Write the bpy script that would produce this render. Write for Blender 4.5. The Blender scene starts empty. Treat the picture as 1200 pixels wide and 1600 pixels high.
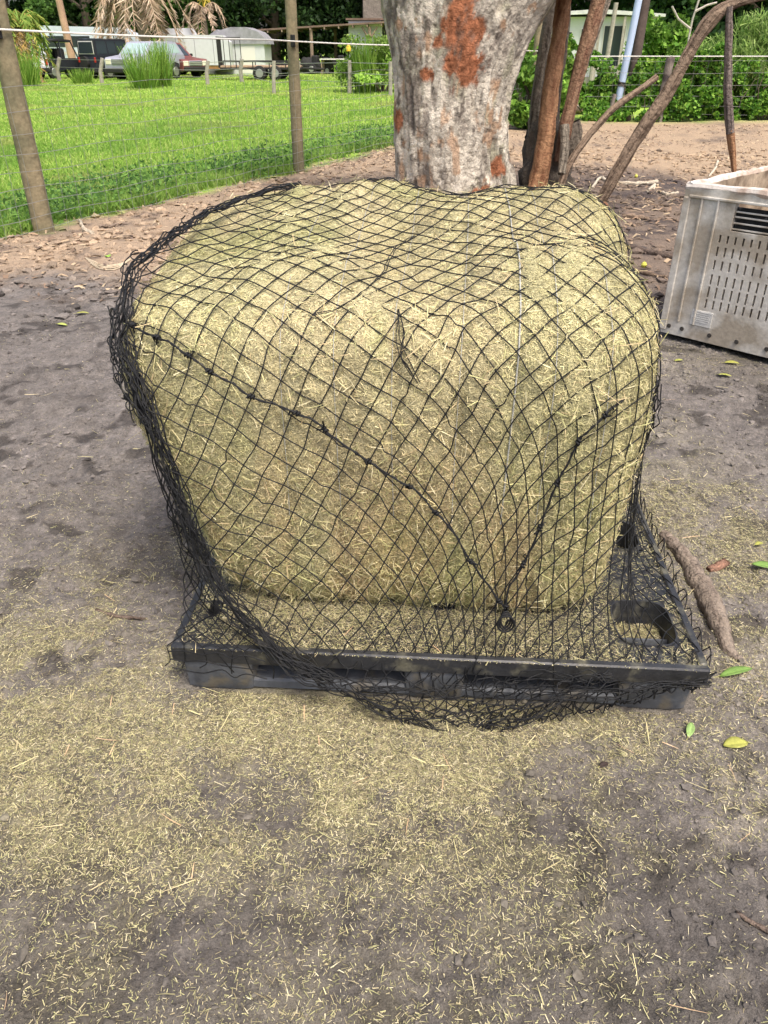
import bpy, math, random
import numpy as np
from mathutils import Vector, Matrix
C = bpy.context.scene
col = C.collection
R = math.radians
rng = np.random.default_rng(7)
random.seed(7)

# ---------------------------------------------------------------- camera
CH = 1.45
PIT = math.atan(725/1200.)
cd = bpy.data.cameras.new('camera'); cam = bpy.data.objects.new('camera', cd); col.objects.link(cam)
cam.location = (0, 0, CH); cam.rotation_euler = (math.pi/2-PIT, 0, 0)
cd.sensor_fit = 'VERTICAL'; cd.sensor_height = 36; cd.sensor_width = 27; cd.lens = 27
cd.clip_start = .05; cd.clip_end = 2000
C.camera = cam
C.render.resolution_x = 768; C.render.resolution_y = 1024
# ---------------------------------------------------------------- world, sun, exposure
SUN_EL, SUN_AZ = R(62), R(150)      # azimuth clockwise from +Y
w = bpy.data.worlds.new("World"); C.world = w; w.use_nodes = True
wn = w.node_tree.nodes; wl = w.node_tree.links
sky = wn.new('ShaderNodeTexSky'); sky.sky_type = 'NISHITA'; sky.sun_disc = False
sky.sun_elevation = SUN_EL; sky.sun_rotation = SUN_AZ; sky.dust_density = 6; sky.air_density = 1.0; sky.ozone_density = .6
wn['Background'].inputs[1].default_value = .13
wl.new(sky.outputs[0], wn['Background'].inputs[0])
sd = bpy.data.lights.new('sun', 'SUN'); sun = bpy.data.objects.new('sun', sd); col.objects.link(sun)
sd.energy = 1.5; sd.angle = R(14); sd.color = (1, .94, .84)
sdir = Vector((math.sin(SUN_AZ)*math.cos(SUN_EL), math.cos(SUN_AZ)*math.cos(SUN_EL), math.sin(SUN_EL)))
sun.rotation_euler = sdir.to_track_quat('Z', 'Y').to_euler()
C.view_settings.view_transform = 'Standard'; C.view_settings.look = 'None'
C.view_settings.exposure = 1.08; C.view_settings.gamma = 1; C.view_settings.use_curve_mapping = False

# ---------------------------------------------------------------- helpers
F = 1200.; cp, sp = math.cos(PIT), math.sin(PIT)
def _ray(x, y):
    a = (x-600)/F; b = (800-y)/F
    return a, cp+b*sp, -sp+b*cp
def G(x, y, z=0.):
    d = _ray(x, y); t = (z-CH)/d[2]; return Vector((d[0]*t, d[1]*t, z))
def at(x, y, Y):
    d = _ray(x, y); t = Y/d[1]; return Vector((d[0]*t, Y, CH+d[2]*t))
def proj(P):
    P = np.asarray(P); dz = P[..., 2]-CH; zc = P[..., 1]*cp-dz*sp
    return 600+P[..., 0]/zc*F, 800-(P[..., 1]*sp+dz*cp)/zc*F

def hsh(ix, iy, iz, s):
    h = (ix*374761393+iy*668265263+iz*2147483647*3+s*1274126177) & 0xffffffff
    h = ((h ^ (h >> 13))*1274126177) & 0xffffffff
    return ((h ^ (h >> 16)) & 0xffff)/65535.
def vnoise(x, y, z=0., s=0):
    x, y, z = np.broadcast_arrays(np.asarray(x, float), np.asarray(y, float), np.asarray(z, float))
    fx, fy, fz = np.floor(x), np.floor(y), np.floor(z)
    ix, iy, iz = fx.astype(np.int64), fy.astype(np.int64), fz.astype(np.int64)
    u, v, t = x-fx, y-fy, z-fz
    u = u*u*u*(u*(u*6-15)+10); v = v*v*v*(v*(v*6-15)+10); t = t*t*t*(t*(t*6-15)+10)
    r = 0
    for a in (0, 1):
        for b in (0, 1):
            for c in (0, 1):
                r = r+hsh(ix+a, iy+b, iz+c, s)*(u if a else 1-u)*(v if b else 1-v)*(t if c else 1-t)
    return r*2-1
def fbm(x, y, z=0., s=0, o=4, g=.5):
    r = 0; a = 1; f = 1; n = 0
    for k in range(o):
        r = r+a*vnoise(np.asarray(x)*f, np.asarray(y)*f, np.asarray(z)*f, s+k*17); n += a; a *= g; f *= 2.03
    return r/n
def sstep(a, b, x):
    t = np.clip((np.asarray(x, float)-a)/(b-a), 0, 1); return t*t*(3-2*t)
def mixc(a, b, t):
    a = np.asarray(a, float); b = np.asarray(b, float); return a+(b-a)*np.asarray(t)[..., None]

MATS = {}
def mat(name, colr=(.5, .5, .5), rough=.8, metal=0, attr=None, n=None, bump=None, spec=.3, trans=0, coat=0, emis=None, c2=None, wet=None):
    """procedural principled: colour (or attribute) varied by noise, optional bump.  n=(scale, amount)"""
    if name in MATS: return MATS[name]
    m = bpy.data.materials.new(name); m.use_nodes = True; N = m.node_tree.nodes; L = m.node_tree.links
    b = N['Principled BSDF']; b.inputs['Roughness'].default_value = rough; b.inputs['Metallic'].default_value = metal
    b.inputs['Specular IOR Level'].default_value = spec
    if coat: b.inputs['Coat Weight'].default_value = coat
    tc = N.new('ShaderNodeTexCoord')
    if attr:
        src = N.new('ShaderNodeAttribute'); src.attribute_name = attr; out = src.outputs['Color']
    else:
        src = N.new('ShaderNodeRGB'); src.outputs[0].default_value = (*colr, 1); out = src.outputs[0]
    if c2:
        t = N.new('ShaderNodeTexNoise'); t.inputs['Scale'].default_value = c2[1]; t.inputs['Detail'].default_value = 6
        L.new(tc.outputs['Object'], t.inputs['Vector'])
        rp = N.new('ShaderNodeValToRGB'); rp.color_ramp.elements[0].position = c2[2]-.06; rp.color_ramp.elements[1].position = c2[2]+.08
        L.new(t.outputs[0], rp.inputs[0])
        mx = N.new('ShaderNodeMixRGB'); mx.inputs[2].default_value = (*c2[0], 1); L.new(rp.outputs[0], mx.inputs[0]); L.new(out, mx.inputs[1]); out = mx.outputs[0]
    if n:
        for sc, am in (n if isinstance(n[0], tuple) else (n,)):
            t = N.new('ShaderNodeTexNoise'); t.inputs['Scale'].default_value = sc; t.inputs['Detail'].default_value = 5
            t.inputs['Roughness'].default_value = .65
            L.new(tc.outputs['Object'], t.inputs['Vector'])
            mr = N.new('ShaderNodeMapRange'); mr.inputs[1].default_value = .3; mr.inputs[2].default_value = .7
            mr.inputs[3].default_value = 1-am; mr.inputs[4].default_value = 1+am; L.new(t.outputs[0], mr.inputs[0])
            mx = N.new('ShaderNodeVectorMath'); mx.operation = 'SCALE'; L.new(out, mx.inputs[0]); L.new(mr.outputs[0], mx.inputs['Scale']); out = mx.outputs[0]
    L.new(out, b.inputs['Base Color'])
    if bump:
        h = None
        for sc, st in (bump if isinstance(bump[0], tuple) else (bump,)):
            t = N.new('ShaderNodeTexNoise'); t.inputs['Scale'].default_value = sc; t.inputs['Detail'].default_value = 6
            L.new(tc.outputs['Object'], t.inputs['Vector'])
            bp = N.new('ShaderNodeBump'); bp.inputs['Strength'].default_value = .8; bp.inputs['Distance'].default_value = st
            L.new(t.outputs[0], bp.inputs['Height'])
            if h: L.new(h, bp.inputs['Normal'])
            h = bp.outputs[0]
        L.new(h, b.inputs['Normal'])
    if trans:
        tr = N.new('ShaderNodeBsdfTranslucent'); L.new(out, tr.inputs[0]); ms = N.new('ShaderNodeMixShader'); ms.inputs[0].default_value = trans
        L.new(b.outputs[0], ms.inputs[1]); L.new(tr.outputs[0], ms.inputs[2]); L.new(ms.outputs[0], N['Material Output'].inputs[0])
    MATS[name] = m; return m

def link(name, me, m=None, parent=None):
    o = bpy.data.objects.new(name, me); col.objects.link(o)
    if m is not None: me.materials.append(m)
    if parent is not None:
        o.parent = parent; o.matrix_parent_inverse = Matrix.Identity(4)
    return o
def npmesh(name, V, Q, m=None, parent=None, colors=None, smooth=False):
    """V (n,3); Q (k,3|4) ints; colours per vertex"""
    V = np.ascontiguousarray(V, dtype=np.float32); Q = np.ascontiguousarray(Q, dtype=np.int32)
    me = bpy.data.meshes.new(name); k = Q.shape[1]
    me.vertices.add(len(V)); me.vertices.foreach_set('co', V.ravel())
    me.loops.add(Q.size); me.loops.foreach_set('vertex_index', Q.ravel())
    me.polygons.add(len(Q)); me.polygons.foreach_set('loop_start', np.arange(0, Q.size, k, dtype=np.int32))
    me.polygons.foreach_set('loop_total', np.full(len(Q), k, dtype=np.int32))
    me.polygons.foreach_set('use_smooth', np.full(len(Q), smooth))
    me.update(calc_edges=True)
    if colors is not None:
        a = me.color_attributes.new('col', 'FLOAT_COLOR', 'POINT')
        c = np.ones((len(V), 4), np.float32); c[:, :3] = colors; a.data.foreach_set('color', c.ravel())
    return link(name, me, m, parent)
class MB:
    def __init__(s): s.v = []; s.f = []; s.c = []; s.cc = None
    def add(s, vs, fs, c=None):
        o = len(s.v); s.v += [tuple(v) for v in vs]; s.f += [tuple(i+o for i in f) for f in fs]
        s.c += [c or (1, 1, 1)]*len(vs); return s
    def box(s, cx, cy, cz, sx, sy, sz, rz=0, bev=0, M=None, c=None):
        hx, hy, hz = sx/2, sy/2, sz/2
        if bev <= 0:
            vs = [Vector((x, y, z)) for z in (-hz, hz) for y in (-hy, hy) for x in (-hx, hx)]
            fs = [(0, 2, 3, 1), (4, 5, 7, 6), (0, 1, 5, 4), (2, 6, 7, 3), (0, 4, 6, 2), (1, 3, 7, 5)]
        else:
            b = min(bev, hx*.9, hy*.9, hz*.9); rings = []
            for z, k in ((-hz, b), (-hz+b, 0), (hz-b, 0), (hz, b)):
                ring = []
                x1, y1 = hx-k, hy-k; bb = b*.99-k*.6 if k else b
                for (a, d) in ((x1, y1-bb), (x1-bb, y1), (-x1+bb, y1), (-x1, y1-bb), (-x1, -y1+bb), (-x1+bb, -y1), (x1-bb, -y1), (x1, -y1+bb)):
                    ring.append(Vector((a, d, z)))
                rings.append(ring)
            vs = sum(rings, []); fs = [tuple(range(7, -1, -1)), tuple(range(24, 32))]
            for r in range(3):
                for i in range(8): fs.append((r*8+i, r*8+(i+1) % 8, r*8+8+(i+1) % 8, r*8+8+i))
        T = Matrix.Translation((cx, cy, cz)) @ Matrix.Rotation(rz, 4, 'Z')
        if M is not None: T = M @ T
        return s.add([T @ v for v in vs], fs, c)
    def tube(s, pts, r, n=8, cap=True, c=None, twist=0):
        pts = [Vector(p) for p in pts]; k = len(pts)
        rs = list(r) if hasattr(r, '__len__') else [r]*k
        up = None; vs = []; fs = []
        for i, p in enumerate(pts):
            t = (pts[min(i+1, k-1)]-pts[max(i-1, 0)]).normalized()
            if up is None: up = t.orthogonal().normalized()
            up = (up-t*up.dot(t)).normalized(); sd_ = t.cross(up)
            for j in range(n):
                a = 2*math.pi*j/n+twist*i
                vs.append(p+(up*math.cos(a)+sd_*math.sin(a))*rs[i])
        for i in range(k-1):
            for j in range(n): fs.append((i*n+j, i*n+(j+1) % n, (i+1)*n+(j+1) % n, (i+1)*n+j))
        if cap: fs.append(tuple(range(n-1, -1, -1))); fs.append(tuple((k-1)*n+j for j in range(n)))
        return s.add(vs, fs, c)
    def prism(s, poly, a, b, M=None, axis='y', c=None):
        """extrude a polygon (u,w) -> along axis from a to b"""
        def mk(u, w, t): return Vector((u, t, w)) if axis == 'y' else (Vector((t, u, w)) if axis == 'x' else Vector((u, w, t)))
        n = len(poly); vs = [mk(u, w, a) for u, w in poly]+[mk(u, w, b) for u, w in poly]
        if M is not None: vs = [M @ v for v in vs]
        fs = [tuple(range(n)), tuple(range(2*n-1, n-1, -1))]+[(i, (i+1) % n, n+(i+1) % n, n+i) for i in range(n)]
        return s.add(vs, fs, c)
    def build(s, name, m, parent=None, smooth=False, attr=False):
        me = bpy.data.meshes.new(name); me.from_pydata(s.v, [], s.f); me.update()
        import bmesh
        bm = bmesh.new(); bm.from_mesh(me); bmesh.ops.recalc_face_normals(bm, faces=bm.faces); bm.to_mesh(me); bm.free()
        if smooth:
            me.polygons.foreach_set('use_smooth', [True]*len(me.polygons))
            try: me.set_sharp_from_angle(angle=R(40))
            except Exception: pass
        if attr:
            a = me.color_attributes.new('col', 'FLOAT_COLOR', 'POINT')
            a.data.foreach_set('color', np.array([(*c, 1) for c in s.c], dtype=np.float32).ravel())
        return link(name, me, m, parent)
def tag(o, label=None, cat=None, group=None, kind=None):
    for k, v in (('label', label), ('category', cat), ('group', group), ('kind', kind)):
        if v: o[k] = v
    return o
def empty(name, loc=(0, 0, 0), rz=0):
    o = bpy.data.objects.new(name, None); col.objects.link(o); o.location = loc; o.rotation_euler = (0, 0, rz)
    o.empty_display_size = .1; return o
def copy_tree(o, parent=None, mp=None):
    c = o.copy(); col.objects.link(c)
    if parent is not None: c.parent = parent
    for ch in list(o.children): copy_tree(ch, c)
    return c
def blades(name, Pn, D, Nn, Ln, Wd, colr, m, parent=None, bend=0.):
    """many straws / blades of grass as one mesh. bend>0: two segments bowed along the normal"""
    n = len(Pn); D = D/np.linalg.norm(D, axis=1, keepdims=True); S = np.cross(D, Nn); S /= np.linalg.norm(S, axis=1, keepdims=True)+1e-9
    L2 = (Ln/2)[:, None]; W2 = (Wd/2)[:, None]
    if np.isscalar(bend) and bend == 0:
        V = np.stack([Pn-D*L2-S*W2, Pn-D*L2+S*W2, Pn+D*L2+S*W2*.7, Pn+D*L2-S*W2*.7], 1).reshape(-1, 3)
        Q = np.arange(4*n).reshape(n, 4); cc = np.repeat(colr, 4, 0)
    else:
        Bd = (np.asarray(bend)*np.ones(n))[:, None]*Ln[:, None]; M_ = Pn+Nn*Bd
        V = np.stack([Pn-D*L2-S*W2, Pn-D*L2+S*W2, M_-S*W2, M_+S*W2, Pn+D*L2-S*W2*.35, Pn+D*L2+S*W2*.35], 1).reshape(-1, 3)
        b = np.arange(n)[:, None]*6
        Q = np.concatenate([b+np.array([0, 1, 3, 2]), b+np.array([2, 3, 5, 4])]); cc = np.repeat(colr, 6, 0)
    return npmesh(name, V, Q, m, parent, cc)
def pick(cols, n, jit=.12):
    cols = np.array(cols); c = cols[rng.integers(0, len(cols), n)]
    return np.clip(c*(1+rng.normal(0, jit, (n, 1))), 0, 1)
def runit(n):
    v = rng.normal(size=(n, 3)); return v/np.linalg.norm(v, axis=1, keepdims=True)

# ---------------------------------------------------------------- terrain
def fence_s(x, y):            # signed distance to the pasture fence (positive: pasture side)
    return ((y-7.18)*.4488-(x+3.04)*.8936)
def gz(x, y):
    x = np.asarray(x, float); y = np.asarray(y, float)
    near = 1-sstep(12, 30, y)
    h0 = .028*np.maximum(fbm(x*19, y*19, 0, 13, 4)-.02, 0)*(1-sstep(3, 6, y))+.006*fbm(x*45, y*45, 0, 14, 3)*(1-sstep(2.5, 4, y))
    h = .016*fbm(x*3.2, y*3.2, 0, 3, 4)*near+.007*fbm(x*11, y*11, 0, 9, 3)*(1-sstep(5, 10, y))
    h += .030*np.abs(fbm(x*5, y*5, 0, 21, 3))*(1-sstep(-.9, -.4, x))*(1-sstep(5, 6, y))     # hoof-trodden mud on the left
    h += h0
    h += .05*sstep(5.2, 6.2, y+.3*fbm(x, y, 0, 5, 2))*near*(1-sstep(.3, 1.5, fence_s(x, y)))*sstep(-6, -1, -x)
    h += .04*fbm(x*.5, y*.5, 0, 31, 2)*sstep(6, 12, y)
    under = sstep(.62, .85, np.abs((x-.17)))+sstep(.55, .8, np.abs(y-2.05))
    return h*np.clip(under*.9+.1, 0, 1)
def ax(a, b, n, ext_lo, ext_hi, g=1.09):
    mid = list(np.linspace(a, b, n)); st = (b-a)/(n-1); lo = []; hi = []
    s_, x = st, a
    while x > ext_lo: s_ *= g; x -= s_; lo.append(x)
    s_, x = st, b
    while x < ext_hi: s_ *= g; x += s_; hi.append(x)
    return np.array(lo[::-1]+mid+hi)
gx = ax(-2.2, 2.3, 420, -600, 600, 1.07); gy = np.concatenate([-np.geomspace(60, .3, 14), np.linspace(.36, 2.6, 300), ax(2.62, 6.5, 220, 2.61, 900, 1.055)])
X, Y = np.meshgrid(gx, gy); Z = gz(X, Y)
def ground_col(x, y):
    n1 = fbm(x*.9, y*.9, 0, 41, 4); n2 = fbm(x*3.5, y*3.5, 0, 51, 4); n3 = fbm(x*14, y*14, 0, 61, 3)
    n4 = fbm(x*40, y*40, 0, 63, 2)
    mauve = np.array((.145, .130, .120)); dark = np.array((.060, .053, .049)); tan = np.array((.30, .225, .158)); brown = np.array((.15, .115, .09))
    hay = np.array((.30, .272, .155))
    c = mixc(mauve, dark, sstep(.1, .75, n2*.55+n3*.5+.12*n4+.1))
    c = mixc(c, mauve*1.22, sstep(.15, .6, n1-.3*n2))
    wet = (1-sstep(.9, 1.6, y+.25*n1+.1*n2))
    c = c*(1-.36*wet[..., None])*(1+.30*n4+.22*n3)[..., None]
    c = mixc(c, dark*.8, .8*sstep(.28, .42, fbm(x*7, y*7, 0, 65, 3))*(1-sstep(5, 6, y)))
    # dry tan dirt beyond the mud
    t = sstep(5.0, 5.9, y+.45*n2+.3*n1+.02*x)*(1-sstep(.6, 1.6, x-.1*y))
    c = mixc(c, mixc(tan, brown, sstep(.0, .6, n2+.4*n3)), t)
    # right side: dark raked dirt, then pale tan towards the vines
    r = sstep(.3, 1.4, x-.02*y)*sstep(4.6, 5.6, y+.5*n2)
    c = mixc(c, mixc(brown*1.05, np.array((.075, .06, .055)), sstep(-.15, .3, n2+.5*n3)), r)
    r2 = sstep(10.2, 12.5, y+1.6*n1+.6*n2)*sstep(-1., 1., x)
    c = mixc(c, mixc(np.array((.33, .245, .165)), brown, sstep(.1, .6, n2*.8+n3*.5)), r2)
    # hay chaff trodden round the pallet
    hd = hay_density(x, y)
    c = mixc(c, hay*(1+.25*n3[..., None] if hasattr(n3, 'shape') else 1), np.clip(hd*.42+.30*hd*n3+.3*hd*n4, 0, .8))
    g = sstep(-.05, .35, fence_s(x, y)+.25*n2+.1*n3)
    g = np.maximum(g, sstep(19.6, 20.4, y+.3*n2))
    c = mixc(c, mixc(np.array((.24, .38, .055)), np.array((.32, .45, .08)), sstep(-.4, .5, n1)), g)
    return c
def hay_density(x, y):
    n1 = fbm(x*1.6, y*1.6, 0, 71, 3); n2 = fbm(x*6, y*6, 0, 81, 3)
    def g(cx_, cy_, sx_, sy_, a): return a*np.exp(-np.abs((x-cx_)/sx_)**2.6-np.abs((y-cy_)/sy_)**2.6)
    d = np.maximum.reduce([g(-.05, 1.30, .80, .24, 1.), g(-.80, 1.45, .36, .48, .8), g(1.05, 2.2, .38, .9, .5), g(-.5, 1.08, .4, .2, .5),
                           g(.1, 1.08, .9, .25, .38), g(.17, 1.9, .72, .8, .7), g(0, 1.1, 1.5, 1.4, .15), g(-.6, .85, .25, .2, .3), g(1.6, 4.2, .8, .6, .15)])
    pm = .22+.78*sstep(-.24, .02, fbm(x*3.4, y*3.4, 0, 83, 5)+.12*n2)
    pm = np.maximum(pm, g(-.15, 1.36, .55, .14, 1.))*(1-.35*sstep(.2, 1.2, x-.6*(y-1)))
    return np.clip(d*pm*(1+.75*n1+.8*n2), 0, 1)
gc = ground_col(X, Y)
ny, nx = X.shape; ii = np.arange(ny*nx).reshape(ny, nx)
Q = np.stack([ii[:-1, :-1], ii[:-1, 1:], ii[1:, 1:], ii[1:, :-1]], -1).reshape(-1, 4)
m_ground = mat('ground_dirt', attr='col', rough=.93, n=((330, .42), (90, .25), (9, .10)), bump=((22, .016), (90, .008), (380, .004)), spec=.18)
tag(npmesh('ground', np.stack([X, Y, Z], -1).reshape(-1, 3), Q, m_ground, None, gc.reshape(-1, 3), True), kind='structure')

# ---------------------------------------------------------------- pallet
m_pal = mat('black_plastic', (.022, .023, .026), .48, n=((25, .35), (160, .3)), bump=(90, .0015), spec=.5, c2=((.10, .095, .07), 14, .60))
m_run = mat('dusty_plastic', (.085, .092, .105), .6, n=(25, .3), bump=(90, .0015), spec=.4, c2=((.14, .125, .10), 18, .58))
PA, PB = Vector((-.544, 1.492)), Vector((.799, 1.403))
PYAW = math.atan2(PB.y-PA.y, PB.x-PA.x)
PW = (PB-PA).length; PD = 1.22
pal = empty('plastic_pallet', (PA.x, PA.y, 0), PYAW)      # local: x along front edge, y to the back
tag(pal, 'black plastic pallet with cup holes in the deck, under the hay bale', 'pallet')
CUPS = [(PW-.125, .18, .082, .098), (PW-.125, .61, .078, .088), (PW-.125, 1.05, .078, .088), (.075, .165, .017, .034), (PW/2+.02, .215, .035, .016), (PW/2, .62, .07, .085), (.13, .62, .07, .085), (.13, 1.05, .07, .085)]
def pal_deck():
    """deck sheet with cup openings, shallow rim, thick edge"""
    ZT, ZB = .150, .098
    cups = []
    cups = list(CUPS)
    xs = sorted(set([0, PW]+[round(c[0]+s*c[2], 4) for c in cups for s in (-1, 1)]))
    ys = sorted(set([0, PD]+[round(c[1]+s*c[3], 4) for c in cups for s in (-1, 1)]))
    mb = MB()
    def incup(x, y): return any(abs(x-c[0]) < c[2] and abs(y-c[1]) < c[3] for c in cups)
    for i in range(len(xs)-1):
        for j in range(len(ys)-1):
            x0, x1, y0, y1 = xs[i], xs[i+1], ys[j], ys[j+1]
            if incup((x0+x1)/2, (y0+y1)/2): continue
            mb.add([(x0, y0, ZT-.008), (x1, y0, ZT-.008), (x1, y1, ZT-.008), (x0, y1, ZT-.008)], [(0, 1, 2, 3)])
    # rounded corner filler plus tapering cup walls
    for (cx_, cy_, a, b) in cups:
        N = 40; loops = []
        def sq(e, k):
            out = []
            for t in range(N):
                th = 2*math.pi*t/N; c_, s_ = math.cos(th), math.sin(th)
                r = (abs(c_)**e+abs(s_)**e)**(-1/e)
                out.append((cx_+a*k*r*c_, cy_+b*k*r*s_))
            return out
        L0 = [(cx_+a*x/max(abs(x), abs(y)), cy_+b*y/max(abs(x), abs(y))) for x, y in ((math.cos(2*math.pi*t/N), math.sin(2*math.pi*t/N)) for t in range(N))]
        loops = [(L0, ZT-.008), (sq(3.6, .97), ZT-.007), (sq(3.6, .96), ZT-.001), (sq(3.6, .92), ZT-.001), (sq(3.6, .90), ZT-.012), (sq(3.6, .80), .062)]
        vs = [(x, y, z) for L_, z in loops for x, y in L_]
        fs = [(k*N+t, k*N+(t+1) % N, (k+1)*N+(t+1) % N, (k+1)*N+t) for k in range(len(loops)-1) for t in range(N)]
        fs.append(tuple((len(loops)-1)*N+t for t in range(N)))
        mb.add(vs, fs)
    # rim with a small lip, apron and ribs
    for (cx_, cy_, sx_, sy_) in ((PW/2, .011, PW, .022), (PW/2, PD-.011, PW, .022), (.011, PD/2, .022, PD-.045), (PW-.011, PD/2, .022, PD-.045)):
        mb.box(cx_, cy_, (ZT+ZB)/2, sx_, sy_, ZT-ZB, bev=.004)
    for k in range(1, 6):
        mb.box(PW*k/6, PD/2, ZB+.020, .006, PD-.05, .036)
    return mb
pal_deck().build('deck', m_pal, pal, True)
for (a, b) in ((.02, .21), (PW/2-.08, PW/2+.08), (PW-.215, PW-.025)):
    for yy in (.09, PD/2, PD-.085):
        mb = MB(); N = 32; loops = []
        for k_, z_ in ((.90, .002), (.96, .008), (1.0, .085), (1.0, .097), (.93, .097), (.88, .085), (.84, .006)):
            loops.append([((a+b)/2+(b-a)/2*k_*math.cos(t)*(abs(math.cos(t))**9+abs(math.sin(t))**9)**(-1/9), yy+.085*k_*math.sin(t)*(abs(math.cos(t))**9+abs(math.sin(t))**9)**(-1/9), z_) for t in (2*math.pi*q/N for q in range(N))])
        fs = [(k*N+t, k*N+(t+1) % N, (k+1)*N+(t+1) % N, (k+1)*N+t) for k in range(len(loops)-1) for t in range(N)]+[tuple(range((len(loops)-1)*N, len(loops)*N)), tuple(range(N-1, -1, -1))]
        mb.add(sum(loops, []), fs); mb.build('foot', m_run, pal, True)
for yy in (.058, PD/2, PD-.07):
    MB().box(PW/2, yy+.008, .021, PW-.30, .10, .034, bev=.006).build('runner', m_run, pal, True)

# ---------------------------------------------------------------- hay bale
BC = Vector((.105, 2.165)); BYAW = R(-5.0); BZ = .10
bcs, bss = math.cos(BYAW), math.sin(BYAW)
NN = 7.
def b_loc(P):
    dx = P[:, 0]-BC.x; dy = P[:, 1]-BC.y
    return np.stack([dx*bcs+dy*bss, -dx*bss+dy*bcs, P[:, 2]], 1)
def b_wor(L_):
    return np.stack([BC.x+L_[:, 0]*bcs-L_[:, 1]*bss, BC.y+L_[:, 0]*bss+L_[:, 1]*bcs, L_[:, 2]], 1)
def gs(x, y, cx_, cy_, sx_, sy_): return np.exp(-((x-cx_)/sx_)**2-((y-cy_)/sy_)**2)
def ztop(x, y):
    t = sstep(-.75, .55, y)
    z = .945+.135*t
    z = z+.036*gs(x, y, .38, -.28, .22, .16)-.045*gs(x, y, .02, -.24, .10, .15)-.045*gs(x, y, -.09, .02, .07, .2)+.022*gs(x, y, .16, .02, .12, .13)
    z = z+.022*gs(x, y, -.25, -.28, .2, .12)-.085*gs(x, y, .56, .06, .14, .07)+.03*gs(x, y, .42, .32, .2, .16)
    z = z-.022*gs(x, y, .10, .48, .09, .2)+.02*gs(x, y, -.15, .45, .14, .2)-.03*gs(x, y, -.55, -.1, .1, .4)
    return z+.020*fbm(x*5, y*5, 0, 5, 3)
def asz(qz, y, x):          # half width
    return .532+.052*sstep(-1.1, .5, qz)+.012*np.sin(3*y+1)+.15*sstep(-.9, .6, qz)*(np.asarray(x) < 0)*np.clip(-np.asarray(x)*4, 0, 1)
def bsz(qz): return .535+.018*(1-qz*qz)
def b_g(L_):
    x, y, z = L_.T; zt = ztop(np.clip(x, -.6, .6), np.clip(y, -.6, .6))
    qz = 2*(z-BZ)/(zt-BZ)-1; qc = np.clip(qz, -1, 1)
    a = asz(qc, y, x); b = bsz(qc)
    qx = x/a; qy = y/b
    A = np.abs(qx)**NN; B = np.abs(qy)**NN; D_ = np.abs(qz)**NN
    s = A+B+D_+1e-12; g = s**(1/NN)
    k = s**(1/NN-1)
    gr = np.stack([k*np.abs(qx)**(NN-1)*np.sign(qx)/a, k*np.abs(qy)**(NN-1)*np.sign(qy)/b, k*np.abs(qz)**(NN-1)*np.sign(qz)*2/(zt-BZ)], 1)
    return g, gr
def b_surf(d):
    """direction -> point on the bale surface (local)"""
    q = d/(np.sum(np.abs(d)**NN, 1)[:, None]**(1/NN))
    y = q[:, 1]*bsz(q[:, 2]); x = q[:, 0]*asz(q[:, 2], y, q[:, 0]*.5)
    zt = ztop(x, y); z = BZ+(q[:, 2]+1)/2*(zt-BZ)
    return np.stack([x, y, z], 1)
TWX = (-.44, -.30, -.17, -.035, .115, .235, .315, .44)
def b_fluff(L_):
    """small lumps of the cut hay"""
    x, y, z = L_.T
    gv = 0
    for xx in TWX: gv = gv+np.exp(-((x-xx)/.016)**2)
    return .012*fbm(x*8, y*8, z*6, 15, 3)+.005*fbm(x*30, y*30, z*24, 25, 3)-.010*gv*(np.abs(x) < .5)
def cube_dirs(n):
    out = []; faces = []; off = 0
    t = np.linspace(-1, 1, n)
    U, Vv = np.meshgrid(t, t)
    O = np.ones_like(U)
    for k in range(6):
        d = [(O, U, Vv), (-O, -U, Vv), (-U, O, Vv), (U, -O, Vv), (U, Vv, O), (U, -Vv, -O)][k]
        out.append(np.stack(d, -1).reshape(-1, 3)); i = np.arange(n*n).reshape(n, n)+off
        faces.append(np.stack([i[:-1, :-1], i[:-1, 1:], i[1:, 1:], i[1:, :-1]], -1).reshape(-1, 4)); off += n*n
    return np.concatenate(out), np.concatenate(faces)
def hay_col(L_, n=None):
    """colour of the hay by place: bands run up the cut face"""
    x, y, z = L_.T
    b1 = fbm(x*7, y*2, z*1.2, 35, 3); b2 = fbm(x*3, y*3, z*3, 45, 3); b3 = fbm(x*16, y*16, z*5, 55, 2)
    base = mixc((.56, .51, .30), (.60, .525, .325), sstep(-.25, .35, b1))
    base = mixc(base, (.46, .45, .22), .7*sstep(.12, .5, b2-.4*b1))
    low = (1-sstep(.35, .8, z))*(y < -.3)
    base = mixc(base, (.50, .36, .20), low*sstep(-.2, .3, b1+.4*b3)*.5)
    return base*(1+.16*b3[:, None])*np.array([.91, .92, .88])
m_hay = mat('cut_hay', attr='col', rough=.95, n=((320, .30), (110, .30), (28, .12)), bump=((260, .007), (90, .008)), spec=.1)
m_straw = mat('hay_stems', attr='col', rough=.8, spec=.2, trans=.18)
d, Qb = cube_dirs(120)
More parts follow.
